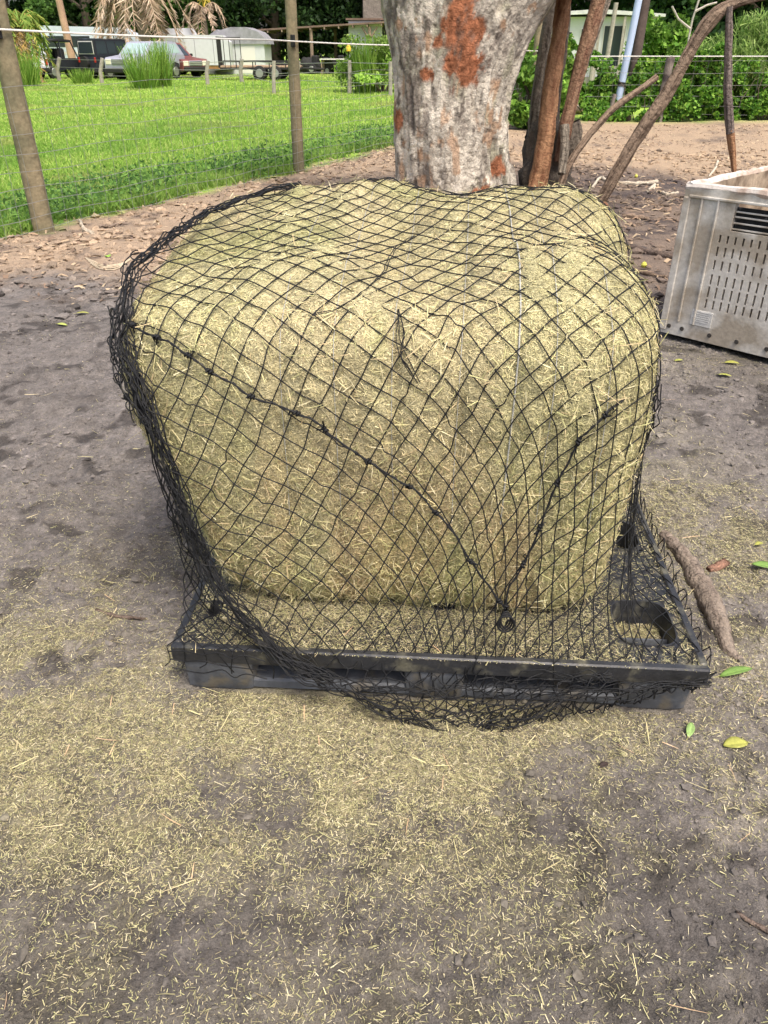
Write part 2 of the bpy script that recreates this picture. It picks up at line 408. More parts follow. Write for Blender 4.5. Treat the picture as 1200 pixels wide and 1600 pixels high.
# spread samples evenly
d = np.tan(d*.86)/math.tan(.86)
L_ = b_surf(d); g_, gr = b_g(L_); nrm = gr/np.linalg.norm(gr, axis=1, keepdims=True)
Lf = L_+nrm*b_fluff(L_)[:, None]
hc = hay_col(L_)*.74
bale = empty('hay_bale', (BC.x, BC.y, BZ))
tag(bale, 'large square greenish gold hay bale, tied with twine, sitting on the black pallet', 'hay bale')
off0 = np.array([BC.x, BC.y, BZ])
npmesh('hay_body', b_wor(Lf)-off0, Qb, m_hay, bale, hc, True)
def bale_samples(n):
    d = rng.normal(size=(n*4, 3)); d /= np.abs(d).max(1)[:, None]
    d = d*1.0
    # even-ish area sampling on a cube
    f = rng.integers(0, 6, n); uv = rng.uniform(-1, 1, (n, 2)); dd = np.ones((n, 3))
    ax_ = f//2; sgn = np.where(f % 2, 1, -1)
    for a in range(3):
        mk = ax_ == a; o = [b for b in range(3) if b != a]
        dd[mk, a] = sgn[mk]; dd[mk, o[0]] = uv[mk, 0]; dd[mk, o[1]] = uv[mk, 1]
    return dd
def bale_blades(name, n, Lr, Wr, lift, jitter, sel, colf, flat=.9, bend=.0, bias=None):
    dd = bale_samples(n); L_ = b_surf(dd); g_, gr = b_g(L_); nn = gr/np.linalg.norm(gr, axis=1, keepdims=True)
    k = sel(L_, nn); L_, nn = L_[k], nn[k]; n = len(L_)
    P_ = L_+nn*(b_fluff(L_)+rng.uniform(lift[0], lift[1], n))[:, None]
    D_ = runit(n)
    if bias is not None: D_ = D_+np.array(bias)*rng.uniform(.3, 1, (n, 1))
    D_ = D_-nn*(np.sum(D_*nn, 1)[:, None])*flat; D_ /= np.linalg.norm(D_, axis=1, keepdims=True)
    c = colf(L_, n)
    Nn = nn+.5*rng.normal(size=(n, 3)); Nn -= D_*np.sum(Nn*D_, 1)[:, None]; Nn /= np.linalg.norm(Nn, axis=1, keepdims=True)
    Wp = b_wor(P_)-off0
    def rotv(v): return np.stack([v[:, 0]*bcs-v[:, 1]*bss, v[:, 0]*bss+v[:, 1]*bcs, v[:, 2]], 1)
    ln = rng.uniform(*Lr, n)*rng.uniform(.6, 1, n); wd = rng.uniform(*Wr, n)
    return blades(name, Wp, rotv(D_), rotv(Nn), ln, wd, c, m_straw, bale, bend if np.isscalar(bend) and bend == 0 else rng.uniform(-bend, bend, n))
vis = lambda L_, n: (n[:, 1] < .55) & (n[:, 2] > -.6)
front = lambda L_, n: (n[:, 1] < -.25) & (n[:, 2] > -.7)
def cA(L_, n): return np.clip(hay_col(L_)*(rng.uniform(.42, 1.75, (n, 1)))*np.array([1, .99, .98]), 0, .9)
def cB(L_, n):
    c = hay_col(L_); p = pick([(.76, .66, .38), (.66, .60, .30), (.50, .50, .22), (.62, .46, .27), (.78, .70, .46), (.36, .37, .16)], n, .18)
    return np.clip(c*.35+p*.65, 0, .9)
tag(bale_blades('chaff', 330000, (.005, .017), (.0008, .0020), (-.002, .004), 0, vis, cA, .8), kind='stuff')
tag(bale_blades('stem_fuzz', 60000, (.014, .040), (.0009, .0022), (-.002, .010), 0, lambda L_, n: front(L_, n) & ((L_[:, 2] < .62) | (rng.uniform(size=len(L_)) < .25)), cB, .72, .12), kind='stuff')
tag(bale_blades('loose_stems', 5000, (.02, .07), (.0012, .0026), (.0, .012), 0, vis, cB, .85, .10), kind='stuff')
tag(bale_blades('ragged_bottom', 30000, (.03, .075), (.0011, .0025), (-.004, .012), 0, lambda L_, n: (L_[:, 2] < .31) & (n[:, 1] < .2), cB, .55, .12, (0, -.35, -1.0)), kind='stuff')
tag(bale_blades('poking_stems', 2600, (.03, .08), (.0012, .0024), (.004, .018), 0, vis, cB, .55, .12), kind='stuff')
# twine
m_twine = mat('twine', (.38, .38, .35), .6, n=(200, .2))
for k, xx in enumerate(TWX):
    th = np.linspace(R(-100), R(100), 90)           # over the top, front to back
    dirs = np.stack([np.full_like(th, 0), np.sin(th), np.cos(th)], 1)
    dirs /= np.abs(dirs).max(1)[:, None]
    dirs[:, 0] = xx/.56
    L_ = b_surf(dirs); g_, gr = b_g(L_); nn = gr/np.linalg.norm(gr, axis=1, keepdims=True)
    L_[:, 0] = xx+.006*np.sin(np.linspace(0, 7, 90)+k)
    Wp = b_wor(L_+nn*(.0050+b_fluff(L_)+.002*np.sin(np.linspace(0, 40, 90)+k*2))[:, None])-off0
    MB().tube(Wp, .0009 if k != 5 else .0018, 5).build('twine', m_twine, bale, True)


# ---------------------------------------------------------------- the net: a knotted square mesh, draped by relaxing it over the bale
S_ = .051
GTOP = [(470, 287, 2.62), (430, 294, 2.55), (370, 313, 2.42), (310, 340, 2.28), (255, 378, 2.10), (212, 415, 1.96), (193, 470, 1.84), (190, 530, 1.76)]
GLEFT = [(190, 530, 1.74), (212, 600, 1.66), (247, 680, 1.615), (283, 780, 1.58), (318, 880, 1.55), (362, 947, 1.51), (402, 1000, 1.475)]
GSWAG = [(400, 1000, 1.475), (450, 1040, 1.438), (510, 1072, 1.41), (580, 1100, 1.385), (650, 1130, 1.36), (715, 1146, 1.343)]
GRGT = [(715, 1146, 1.343), (780, 1130, 1.35), (850, 1103, 1.365), (930, 1084, 1.372), (1010, 1072, 1.375), (1110, 1066, 1.385)]
def guide(l): return np.array([tuple(at(*p)) for p in l])
GT, GL, GS, GR = map(guide, (GTOP, GLEFT, GSWAG, GRGT))
PL = np.array([(.815, 1.395, .14), (.83, 1.60, .15), (.846, 1.82, .152), (.860, 2.05, .154), (.875, 2.28, .156)])
FP = np.array([(-.60, .56), (-.66, -.46), (-.42, -1.32), (.12, -1.62), (1.06, -1.13), (1.33, .16), (.62, .95), (-.60, .95)])
SEG = {0: GT, 1: GL, 2: GS, 3: GR, 4: PL, 6: b_wor(np.array([(.52, .62, .60), (0, .63, .62), (-.50, .62, .60)]))}
def lerp_path(P, t):
    d = np.r_[0, np.cumsum(np.linalg.norm(np.diff(P, axis=0), axis=1))]; d /= d[-1]
    return np.array([np.interp(t, d, P[:, k]) for k in range(3)]).T
def build_net():
    n = 64; a = math.pi/4
    ii, jj = np.meshgrid(np.arange(-n, n+1), np.arange(-n, n+1), indexing='ij')
    u = ii*S_; v = jj*S_
    Xl = u*math.cos(a)-v*math.sin(a); Yl = u*math.sin(a)+v*math.cos(a)
    tq = np.clip((.6-Xl)/1.8, 0, 1); wq = tq*tq*(3-2*tq); Wi = -(1.8*(tq**3-tq**4/2)+np.maximum(-1.2-Xl, 0))
    sx_ = .70; p = sx_*Xl-.24*wq*(Yl+.25)+.02; q = 1.10*Yl+.42*Wi-.35
    inside = np.zeros(p.shape, bool); m = len(FP)
    for k in range(m):
        x1, y1 = FP[k]; x2, y2 = FP[(k+1) % m]
        c = ((y1 > q) != (y2 > q)) & (p < (x2-x1)*(q-y1)/(y2-y1+1e-12)+x1); inside ^= c
    idx = -np.ones(p.shape, int); idx[inside] = np.arange(inside.sum())
    P2 = np.stack([p[inside], q[inside]], 1); IJ = np.stack([ii[inside], jj[inside]], 1)
    E = []
    for di, dj in ((1, 0), (0, 1)):
        A = idx[:-1, :] if di else idx[:, :-1]; B = idx[1:, :] if di else idx[:, 1:]
        k = (A >= 0) & (B >= 0); e = np.stack([A[k], B[k]], 1)
        par = (np.stack(np.nonzero(k), 1)[:, 0 if di else 1]) % 2
        E += [e[par == 0], e[par == 1]]
    N = len(P2)
    # fold the flat sheet onto the box as a starting shape
    x, y = P2.T; hx, hyf, hyb = .58, -.50, .50
    ox = np.maximum(x-hx, 0); oxl = np.maximum(-x-.63, 0); oy = np.maximum(hyf-y, 0); ob = np.maximum(y-hyb, 0)
    drop = np.sqrt(ox**2+oy**2+ob**2+oxl**2)
    L0 = np.stack([np.clip(x, -.63, hx)+ox*.35-oxl*.2, np.clip(y, hyf, hyb)-oy*.28+ob*.2, 1.06-drop*.86], 1)
    L0[:, 2] = np.maximum(L0[:, 2], .16-.1*(oy > .9))
    P = b_wor(L0)
    # boundary pins
    pin = -np.ones(N, int); tgt = np.zeros((N, 3))
    best = np.full(N, 9.)
    for k, path in SEG.items():
        A, B = FP[k], FP[(k+1) % m]; L = np.linalg.norm(B-A); t = ((P2-A)@(B-A))/L**2
        dist = np.abs((P2-A)@np.array([-(B-A)[1], (B-A)[0]]))/L
        kk = (dist < S_*.72) & (t > -.02) & (t < 1.02) & (dist < best); best[kk] = dist[kk]
        pin[kk] = k; tgt[kk] = lerp_path(path, np.clip(t[kk], 0, 1))
    pinned = pin >= 0
    tgt[pinned] += .0025*np.random.default_rng(3).normal(size=(pinned.sum(), 3))
    # the gathered pinch on top, and its neighbours pulled in
    c0 = np.array(at(622, 486, 1.70)); c0[2] = .965
    fl = np.array([-.03, -.455]); dd = (P2-fl)*np.array([1., .8]); near = np.hypot(*dd.T) < S_*.95
    P[near] = c0; 
    P_ = P.copy(); rngn = np.random.default_rng(1)
    g = np.array([0, 0, -.0011])
    co, si = math.cos(PYAW), math.sin(PYAW)
    for it in range(900):
        st = min(1, it/250)
        V = (P-P_)*.96; P_ = P.copy(); P = P+V+g
        P[pinned] += (tgt[pinned]-P[pinned])*(.02+.5*st)
        for rep in range(6):
            for e in E:
                dv = P[e[:, 1]]-P[e[:, 0]]; ln = np.linalg.norm(dv, axis=1)+1e-9
                lim = np.clip(ln, .020, S_); corr = dv*((ln-lim)/ln)[:, None]
                wa = np.where(pinned[e[:, 0]], .1, 1.); wb = np.where(pinned[e[:, 1]], .1, 1.); s = wa+wb
                P[e[:, 0]] += corr*(wa/s)[:, None]; P[e[:, 1]] -= corr*(wb/s)[:, None]
            if st >= 1: P[pinned] += (tgt[pinned]-P[pinned])*.3
            P[near] += (c0-P[near])*np.array([.02, .02, .2])
        # collisions
        Lp = b_loc(P); gg, gr = b_g(Lp); G2 = np.sum(gr*gr, 1)+1e-9
        pen = gg < 1.0+.010
        mv = (1.010-gg)/G2; mv = np.clip(mv, 0, .08/np.sqrt(G2))
        Lp[pen] += gr[pen]*mv[pen][:, None]
        Pn = b_wor(Lp)
        fr = pen.astype(float)*.8; P = Pn; P_ = P_*(1-fr[:, None])+P*fr[:, None]
        lx = (P[:, 0]-PA.x)*co+(P[:, 1]-PA.y)*si; ly = -(P[:, 0]-PA.x)*si+(P[:, 1]-PA.y)*co
        inb = (lx > -.004) & (lx < PW+.004) & (ly > -.004) & (ly < PD) & (P[:, 2] < .155)
        up = .155-P[:, 2]; fw = ly+.004; rt = PW+.004-lx
        useup = inb & (up <= fw) & (up <= rt); usef = inb & ~useup & (fw <= rt); user = inb & ~useup & ~usef
        P[useup, 2] = .155
        P[usef] += np.stack([si*fw, -co*fw, 0*fw], 1)[usef]
        P[user] += np.stack([co*rt, si*rt, 0*rt], 1)[user]
        P[:, 2] = np.maximum(P[:, 2], .008)
    P[pinned] = tgt[pinned]
    # loose parts: even out the kinks
    nb = [[] for _ in range(N)]
    for e in E:
        for a_, b_ in e: nb[a_].append(b_); nb[b_].append(a_)
    for it in range(4):
        Av = np.array([P[q].mean(0) if q else P[i] for i, q in enumerate(nb)])
        wgt = (np.where(P[:, 2] < .145, .55, .18 if it < 2 else 0)*(~pinned))[:, None]; P = P*(1-wgt)+Av*wgt
    Lp = b_loc(P); gg, gr = b_g(Lp); k = gg < 1.01; G2 = np.sum(gr*gr, 1)+1e-9; Lp[k] += gr[k]*np.clip((1.01-gg[k])/G2[k], 0, .1)[:, None]; P = b_wor(Lp)
    return P, P2, IJ, idx, n, pinned, near
NP, NP2, NIJ, NIDX, NN_, NPIN, NNEAR = build_net()
m_net = mat('black_cord', (.007, .0075, .009), .6, n=(300, .4), bump=(900, .0006), spec=.3, c2=((.035, .033, .026), 40, .66))
net = empty('hay_net', tuple(NP[np.argmin(np.abs(NP[:, 2]-NP[:, 2].min()))]*np.array([1, 1, 0])))
tag(net, 'black knotted rope net draped over the hay bale and trailing to the pallet', 'net')
NO = np.array(net.location)
def catmull(P, sub, jit=None):
    P = np.asarray(P); k = len(P)
    if k < 3: return P
    Q_ = np.vstack([2*P[0]-P[1], P, 2*P[-1]-P[-2]]); out = []
    t = np.arange(sub)/sub
    a, b, c, d_ = Q_[:-3], Q_[1:-2], Q_[2:-1], Q_[3:]
    tt = t[None, :, None]
    a, b, c, d_ = (v[:, None, :] for v in (a, b, c, d_))
    S = .5*((2*b)+(-a+c)*tt+(2*a-5*b+4*c-d_)*tt**2+(-a+3*b-3*c+d_)*tt**3)
    return np.vstack([S.reshape(-1, 3), P[-1:]])
def np_tube(paths, rad, n=5, rads=None):
    """list of (k,3) paths -> one V,Q"""
    Vs = []; Qs = []; off = 0
    for pi_, P in enumerate(paths):
        P = np.asarray(P); k = len(P)
        if k < 2: continue
        T = np.gradient(P, axis=0); T /= np.linalg.norm(T, axis=1, keepdims=True)+1e-9
        up = np.tile([.13, .31, .94], (k, 1)); U = np.cross(T, up); U /= np.linalg.norm(U, axis=1, keepdims=True)+1e-9; W = np.cross(U, T)
        a = np.arange(n)*2*math.pi/n; r = rad if rads is None else rads[pi_][:, None, None]
        V = P[:, None]+r*(np.cos(a)[None, :, None]*U[:, None]+np.sin(a)[None, :, None]*W[:, None])
        i = np.arange(k-1)[:, None]*n+np.arange(n)[None]; j = np.arange(k-1)[:, None]*n+(np.arange(n)[None]+1) % n
        Qs.append(np.stack([i, j, j+n, i+n], -1).reshape(-1, 4)+off); Vs.append(V.reshape(-1, 3)); off += k*n
    return np.concatenate(Vs), np.concatenate(Qs)
# every slack edge gets a sagging mid point
def net_strands():
    paths = []; r2 = np.random.default_rng(11)
    jit = r2.normal(0, .0022, NP.shape); Pj = NP+jit
    Lp = b_loc(Pj); gg, gr = b_g(Lp); G2 = np.sum(gr*gr, 1)+1e-9; k = gg < 1.008
    Lp[k] += gr[k]*((1.008-gg[k])/G2[k])[:, None]; Pj = b_wor(Lp)
    for fam in (0, 1):
        for line in range(2*NN_+1):
            ids = NIDX[line, :] if fam else NIDX[:, line]
            run = []
            for t in list(ids)+[-1]:
                if t >= 0: run.append(t); continue
                if len(run) > 1:
                    pts = [Pj[run[0]]]
                    for a, b in zip(run[:-1], run[1:]):
                        dv = Pj[b]-Pj[a]; ln = np.linalg.norm(dv); sl = max(S_**2-ln**2, 0)**.5*(0 if NPIN[a] and NPIN[b] else .16 if NPIN[a] or NPIN[b] else .38)
                        mid = (Pj[a]+Pj[b])/2
                        dr = r2.normal(size=3)*.6+np.array([0, 0, -.8]); dr /= np.linalg.norm(dr)
                        if sl > .006:
                            l_ = b_loc(mid[None]); g1, r1 = b_g(l_); nrm_ = r1[0]/np.linalg.norm(r1[0]); nw = np.array([nrm_[0]*bcs-nrm_[1]*bss, nrm_[0]*bss+nrm_[1]*bcs, nrm_[2]])
                            if g1[0] < 1.06: dr = dr-nw*min(0, dr@nw)
                            mid = mid+dr*sl
                            mid[2] = max(mid[2], .006)
                            pts.append(mid)
                        pts.append(Pj[b])
                    paths.append(catmull(pts, 4))
                run = []
    return paths, Pj
paths, NPJ = net_strands()
V, Q = np_tube(paths, .0016, 5)
npmesh('netting', V-NO, Q, m_net, net, None, True)
# knots
mk = MB()
base = [(1, 0, 0), (-1, 0, 0), (0, 1, 0), (0, -1, 0), (0, 0, 1), (0, 0, -1)]
bf = [(0, 2, 4), (2, 1, 4), (1, 3, 4), (3, 0, 4), (2, 0, 5), (1, 2, 5), (3, 1, 5), (0, 3, 5)]
kn = len(NPJ); kv = NPJ[:, None]+np.array(base)[None]*(rng.uniform(.0027, .0040, (kn, 1, 3))); kf = (np.arange(kn)[:, None, None]*6+np.array(bf)[None]).reshape(-1, 3)
o = npmesh('knots', kv.reshape(-1, 3)-NO, kf, m_net, net, None, True); o['kind'] = 'stuff'


# gathered bunches of net, cords and creases
def on_net(px, py, lift=.004):
    """point of the draped net nearest to that place on the front"""
    sx, sy = proj(NPJ); d2 = (sx-px)**2+(sy-py)**2; k = np.argsort(d2)[:14]
    dep = NPJ[k, 1]; k = k[dep < dep.min()+.25][:4]; wt = 1/(d2[k]+60); Yv = (NPJ[k, 1]*wt).sum()/wt.sum()
    Pq = np.array(at(px, py, Yv-lift))[None]
    for _ in range(3):
        l_ = b_loc(Pq); g1, r1 = b_g(l_); need = 1.010+lift*1.6
        if g1[0] < need and r1[0].any(): Pq = b_wor(l_+r1*((need-g1)/np.sum(r1*r1, 1))[:, None])
    return Pq[0]
def bunch(path, K, spread, seed, wob=.006, step=.02, loops=0):
    r3 = np.random.default_rng(seed); P = np.asarray(path)
    L = np.linalg.norm(np.diff(P, axis=0), axis=1).sum(); n = max(6, int(L/step)); t = np.linspace(0, 1, n); Cn = lerp_path(P, t)
    Cn = (Cn+np.roll(Cn, 1, 0)+np.roll(Cn, -1, 0))/3 if n > 8 else Cn; Cn[0] = P[0]; Cn[-1] = P[-1]
    T = np.gradient(Cn, axis=0); T /= np.linalg.norm(T, axis=1, keepdims=True); U = np.cross(T, [0, -.5, .85]); U /= np.linalg.norm(U, axis=1, keepdims=True)+1e-9; W = np.cross(U, T)
    sprd = np.interp(t, np.linspace(0, 1, len(spread)), spread); out = []
    for k in range(K):
        o1 = r3.normal()*.5; ph = r3.uniform(0, 6.28, 4); f = r3.uniform(L/.34, L/.18)
        u = (o1+.55*np.sin(f*6.28*t+ph[0])+.4*np.sin(2.3*f*t+ph[1]))*sprd
        w_ = (.5*r3.normal()*.5+.4*np.sin(f*5*t+ph[2]))*sprd*.6
        Q_ = Cn+U*u[:, None]+W*w_[:, None]+r3.normal(0, wob*.4, Cn.shape); Q_[:, 2] = np.maximum(Q_[:, 2], .006)
        out.append(catmull(Q_, 3))
    for k in range(loops):
        i = r3.integers(1, n-2); c = Cn[i]; out_d = -U[i]*np.sign(U[i][0]); rr = r3.uniform(.006, .013); th = np.linspace(0, 6.28, 14)
        out.append(np.array([c+out_d*(sprd[i]*.55+rr*(1-math.cos(a))*.7)+T[i]*rr*math.sin(a)*.9+W[i]*.004*a for a in th]))
    return out
bp = [bunch(GT, 14, [.005, .008, .012, .016, .016], 3, loops=4)]
GLb = np.vstack([GL[:-1], guide([(400, 985, 1.49), (455, 1035, 1.44), (520, 1066, 1.41)])])
bp += [bunch(GLb, 18, [.020, .015, .014, .015, .017, .018], 4, loops=7)]
bp += [bunch(guide([(195, 480, 1.80), (188, 530, 1.75), (198, 590, 1.69), (225, 660, 1.64)]), 11, [.024, .026, .020, .012], 14, loops=10)]
bp += [bunch(GS, 7, [.018, .024, .028, .03], 5)]
bp += [bunch(GR, 8, [.032, .03, .024, .018, .008], 6)]
bp += [bunch(guide([(560, 1075, 1.40), (640, 1090, 1.385), (720, 1098, 1.375), (800, 1092, 1.37), (880, 1070, 1.375), (960, 1055, 1.38)]), 9, [.015, .03, .04, .035, .02], 8, wob=.012)]
bp += [bunch([on_net(1008, 600), on_net(1002, 660), on_net(996, 705), on_net(992, 725)], 6, [.010, .012, .014, .016], 9)]
for b_ in bp:
    V, Q = np_tube(b_, .0016, 5); npmesh('gathered_hem', V-NO, Q, m_net, net, None, True)
# left flap: the slack layer that hangs from the bale corner to the pallet corner
OUT = guide([(200, 575, 1.70), (222, 650, 1.68), (243, 730, 1.66), (266, 810, 1.64), (283, 870, 1.62), (288, 930, 1.60), (284, 970, 1.55), (266, 1006, 1.495)])
INN = guide([(215, 590, 1.67), (250, 700, 1.625), (280, 780, 1.595), (310, 850, 1.57), (345, 915, 1.54), (380, 965, 1.51), (400, 1000, 1.48), (412, 1022, 1.462)])
r4 = np.random.default_rng(8); na, nb = 19, 7; ts = np.linspace(0, 1, na)**.85
A, B = lerp_path(OUT, ts), lerp_path(INN, ts); fl = A[:, None]*(1-np.linspace(0, 1, nb)[None, :, None])+B[:, None]*np.linspace(0, 1, nb)[None, :, None]
fl = fl+r4.normal(0, .006, fl.shape); fl[:, 0] = A+r4.normal(0, .003, A.shape); fl[1:-1, :, 2] -= .0; fl[-1, :, 2] = .157; fl[..., 2] = np.maximum(fl[..., 2], .156)
fp = []
for k in range(nb):
    for sgn in (1, -1):
        pts = []; b = k
        for a in range(na):
            pts.append(fl[a, b]); nb_ = b+sgn
            if nb_ < 0 or nb_ >= nb: sgn = -sgn; nb_ = b+sgn
            b = nb_
        fp.append(catmull(pts, 3))
for k in range(nb):                                   # over the pallet's front edge
    x0 = fl[-1, k].copy(); e = x0+[r4.normal(0, .006), -.012, 0]; e2 = e+[r4.normal(0, .014), -.004, 0]; e2[2] = .118; e3 = e2+[r4.normal(0, .02), .002, -r4.uniform(.01, .035)]
    fp.append(catmull(np.array([x0, e, e2, e3]), 4))
for zz in (.15, .118, .09):
    fp.append(catmull(np.array([fl[-1, q]*[1, 1, 0]+[0, -.017, zz+r4.normal(0, .006)] for q in range(nb)]), 4))
V, Q = np_tube(fp, .0016, 5)
npmesh('side_flap', V-NO, Q, m_net, net, None, True)
def cord(name, pxs, r, lump, seed, extra=0):
    r5 = np.random.default_rng(seed)
    P = np.array([on_net(x, y, .010) for x, y in pxs]); Ps = P.copy()
    for _ in range(2): Ps[1:-1] = (Ps[:-2]+2*Ps[1:-1]+Ps[2:])/4
    Pc = catmull(Ps+r5.normal(0, .0036, Ps.shape)*[1, .4, 1], 8); n = len(Pc)
    paths = [Pc]; a = np.linspace(0, n*.9, n)
    paths.append(Pc+np.stack([np.cos(a), .5*np.sin(a), np.sin(a)], 1)*r*1.1)
    rads = [np.full(n, r), np.full(n, r*.75)]
    for k in range(extra):
        j = r5.integers(3, n-3); paths.append(Pc[j]+np.cumsum(r5.normal(0, .006, (4, 3)), 0)); rads.append(np.full(4, .0016))
    for c_ in range(0, n, lump):                     # knots along the cord
        i0 = min(c_+r5.integers(0, 5), n-4); th = np.linspace(0, 12, 22)
        T = Pc[i0+2]-Pc[i0]; T /= np.linalg.norm(T)
        U = np.cross(T, [0, -1, .2]); U /= np.linalg.norm(U); W = np.cross(U, T)
        paths.append(Pc[i0]+T*(th[:, None]*.0011)+(U*np.cos(th)[:, None]+W*np.sin(th)[:, None])*(.0048)); rads.append(np.full(22, .0030))
        e = Pc[i0]+r5.normal(0, .009, 3)+[0, -.004, -.004]; paths.append(np.array([Pc[i0], (Pc[i0]+e)/2+r5.normal(0, .003, 3), e])); rads.append(np.full(3, .0024))
    V, Q = np_tube(paths, r, 6, rads); return npmesh(name, V-NO, Q, m_net, net, None, True)
cord('border_cord', [(205, 508), (222, 518), (245, 532), (272, 536), (287, 545), (302, 562), (330, 583), (360, 603), (400, 620), (440, 636), (465, 645), (485, 657), (515, 678), (550, 700), (585, 728), (620, 752), (655, 766), (675, 785), (700, 822), (735, 880), (765, 915), (790, 948)], .0023, 15, 1, 6)
cord('border_cord', [(790, 955), (795, 925), (812, 893), (830, 862), (848, 830), (850, 795), (868, 752), (893, 715), (905, 692), (928, 662), (955, 636), (985, 610), (1018, 592)], .0022, 15, 2, 6)
cp_ = []
for seed, pxs in ((1, [(645, 368), (620, 385), (600, 410), (585, 440), (560, 462), (520, 485), (490, 490)]), (3, [(622, 484), (625, 510), (622, 540), (640, 575), (652, 600)]), (7, [(622, 484), (628, 520), (624, 556), (648, 590)])):
    b0 = np.array([on_net(x, y, .006) for x, y in pxs]); cp_ = bunch(b0, 2, [.002, .008, .005], seed+40, wob=.003)
    V, Q = np_tube(cp_, .0012, 5); npmesh('crease', V-NO, Q, m_net, net, None, True)
# ring where the two border cords meet
rp = []
c = on_net(790, 968, .012)
for k in range(3):
    th = np.linspace(0, 6.4, 26); rp.append(np.stack([c[0]+(.012+.004*k)*np.sin(th), c[1]-.004*k+.003*np.cos(th), c[2]+.022*np.cos(th)-.004*k], 1))
V, Q = np_tube(rp, .0026, 6); npmesh('cord_loop', V-NO, Q, m_net, net, None, True)

# ---------------------------------------------------------------- chaff and straw on the ground
def scatter(n, x0, x1, y0, y1, dens, pw=1.0):
    x = rng.uniform(x0, x1, n); y = y0+(y1-y0)*rng.uniform(0, 1, n)**pw
    k = rng.uniform(0, 1, n) < dens(x, y); return x[k], y[k]
def on_pallet(x, y):
    c_, s_ = math.cos(PYAW), math.sin(PYAW); lx = (x-PA.x)*c_+(y-PA.y)*s_; ly = -(x-PA.x)*s_+(y-PA.y)*c_
    return (lx > 0) & (lx < PW) & (ly > 0) & (ly < PD), lx, ly
def zsurf(x, y):
    ins, lx, ly = on_pallet(x, y); z = gz(x, y)
    cup = np.zeros(x.shape, bool); floor_ = cup.copy()
    for (cx_, cy_, a_, b_) in CUPS:
        cup |= (abs(lx-cx_) < a_*.93) & (abs(ly-cy_) < b_*.93); floor_ |= (abs(lx-cx_) < a_*.76) & (abs(ly-cy_) < b_*.76)
    return np.where(ins & ~cup, .1435, np.where(ins & floor_, .066, np.where(ins, -.3, z)))
def straw(name, x, y, Lr, Wr, cols, lift, tilt=.12, bend=.08, jit=.18):
    z = zsurf(x, y); k = z > -.2; x, y, z = x[k], y[k], z[k]; n = len(x)
    a = rng.uniform(0, 2*math.pi, n); D_ = np.stack([np.cos(a), np.sin(a), rng.normal(0, tilt, n)], 1)
    Nn = np.stack([rng.normal(0, .35, n), rng.normal(0, .35, n), np.ones(n)], 1); D_ /= np.linalg.norm(D_, axis=1, keepdims=True)
    Nn -= D_*np.sum(Nn*D_, 1)[:, None]; Nn /= np.linalg.norm(Nn, axis=1, keepdims=True)
    ln = Lr[0]+(Lr[1]-Lr[0])*rng.uniform(0, 1, n)**2.0; P_ = np.stack([x, y, z+rng.uniform(*lift, n)+np.abs(D_[:, 2])*ln*.4], 1)
    o = blades(name, P_, D_, Nn, ln, rng.uniform(*Wr, n), pick(cols, n, jit), m_straw, None, rng.uniform(-bend, bend, n) if bend else 0)
    return o
HC = [(.50, .46, .25), (.42, .40, .20), (.33, .32, .16), (.60, .54, .36), (.32, .27, .16), (.22, .20, .11), (.15, .13, .10), (.46, .40, .24), (.10, .085, .07)]
xa, ya = scatter(950000, -1.7, 1.6, .42, 2.6, lambda x, y: np.clip(hay_density(x, y)*1.05+.02, 0, 1))
xb, yb = scatter(260000, -2.2, 2.6, 2.4, 5.2, lambda x, y: np.clip(hay_density(x, y)*1.0+.02, 0, 1))
x, y = np.r_[xa, xb], np.r_[ya, yb]
tag(straw('hay_dust', x, y, (.0025, .015), (.0007, .0020), HC, (.0005, .004), .15, 0), 'fine hay chaff trodden into the mud all round the pallet', 'hay chaff', kind='stuff')
x, y = scatter(75000, -2.2, 2.4, .45, 5, lambda x, y: np.clip(hay_density(x, y)*.75+.035, 0, 1))
tag(straw('loose_hay', x, y, (.010, .036), (.0009, .0022), HC, (.001, .007), .12, .1), 'short broken hay stems scattered thinly over the ground round the bale', 'loose hay', kind='stuff')
ins = None
x = rng.uniform(-2, 2, 2400); y = rng.uniform(.5, 4, 2400); k = rng.uniform(0, 1, 2400) < hay_density(x, y)*.5+.08
tag(straw('long_straw', x[k], y[k], (.035, .075), (.0013, .0026), [(.62, .55, .30), (.66, .56, .33), (.55, .50, .26), (.60, .42, .26)], (.002, .010), .06, .05), 'longer pale yellow straw stalks lying loose among the chaff', 'straw', kind='stuff')
c_, s_ = math.cos(PYAW), math.sin(PYAW)
def deckpts(n, f):
    lx = rng.uniform(.02, PW-.02, n); ly = rng.uniform(.02, PD, n); k = rng.uniform(0, 1, n) < f(lx, ly); lx, ly = lx[k], ly[k]
    return PA.x+lx*c_-ly*s_, PA.y+lx*s_+ly*c_
x, y = deckpts(90000, lambda a, b: np.clip(.10+.9*fbm(a*6, b*6, 0, 91, 3)+.30*(b > .15)*(b < .26)*(a < .8)-.12*(b < .10)*(a > .3)+.4*(a < .33)-.1*(a > 1), .04, 1))
tag(straw('deck_chaff', x, y, (.004, .022), (.0009, .0022), HC, (.0005, .006), .2, 0), 'dusting of fine hay chaff lying on the black pallet deck', 'hay chaff', kind='stuff')
lx = rng.uniform(-.06, .06, 5200)+PW-.125; ly = rng.uniform(-.072, .072, 5200)+.18
tag(straw('cup_hay', PA.x+lx*c_-ly*s_, PA.y+lx*s_+ly*c_, (.006, .03), (.001, .0024), HC, (.0, .018), .2, 0, .2), 'hay collected in the bottom of the front right pallet cup', 'hay chaff', kind='stuff')
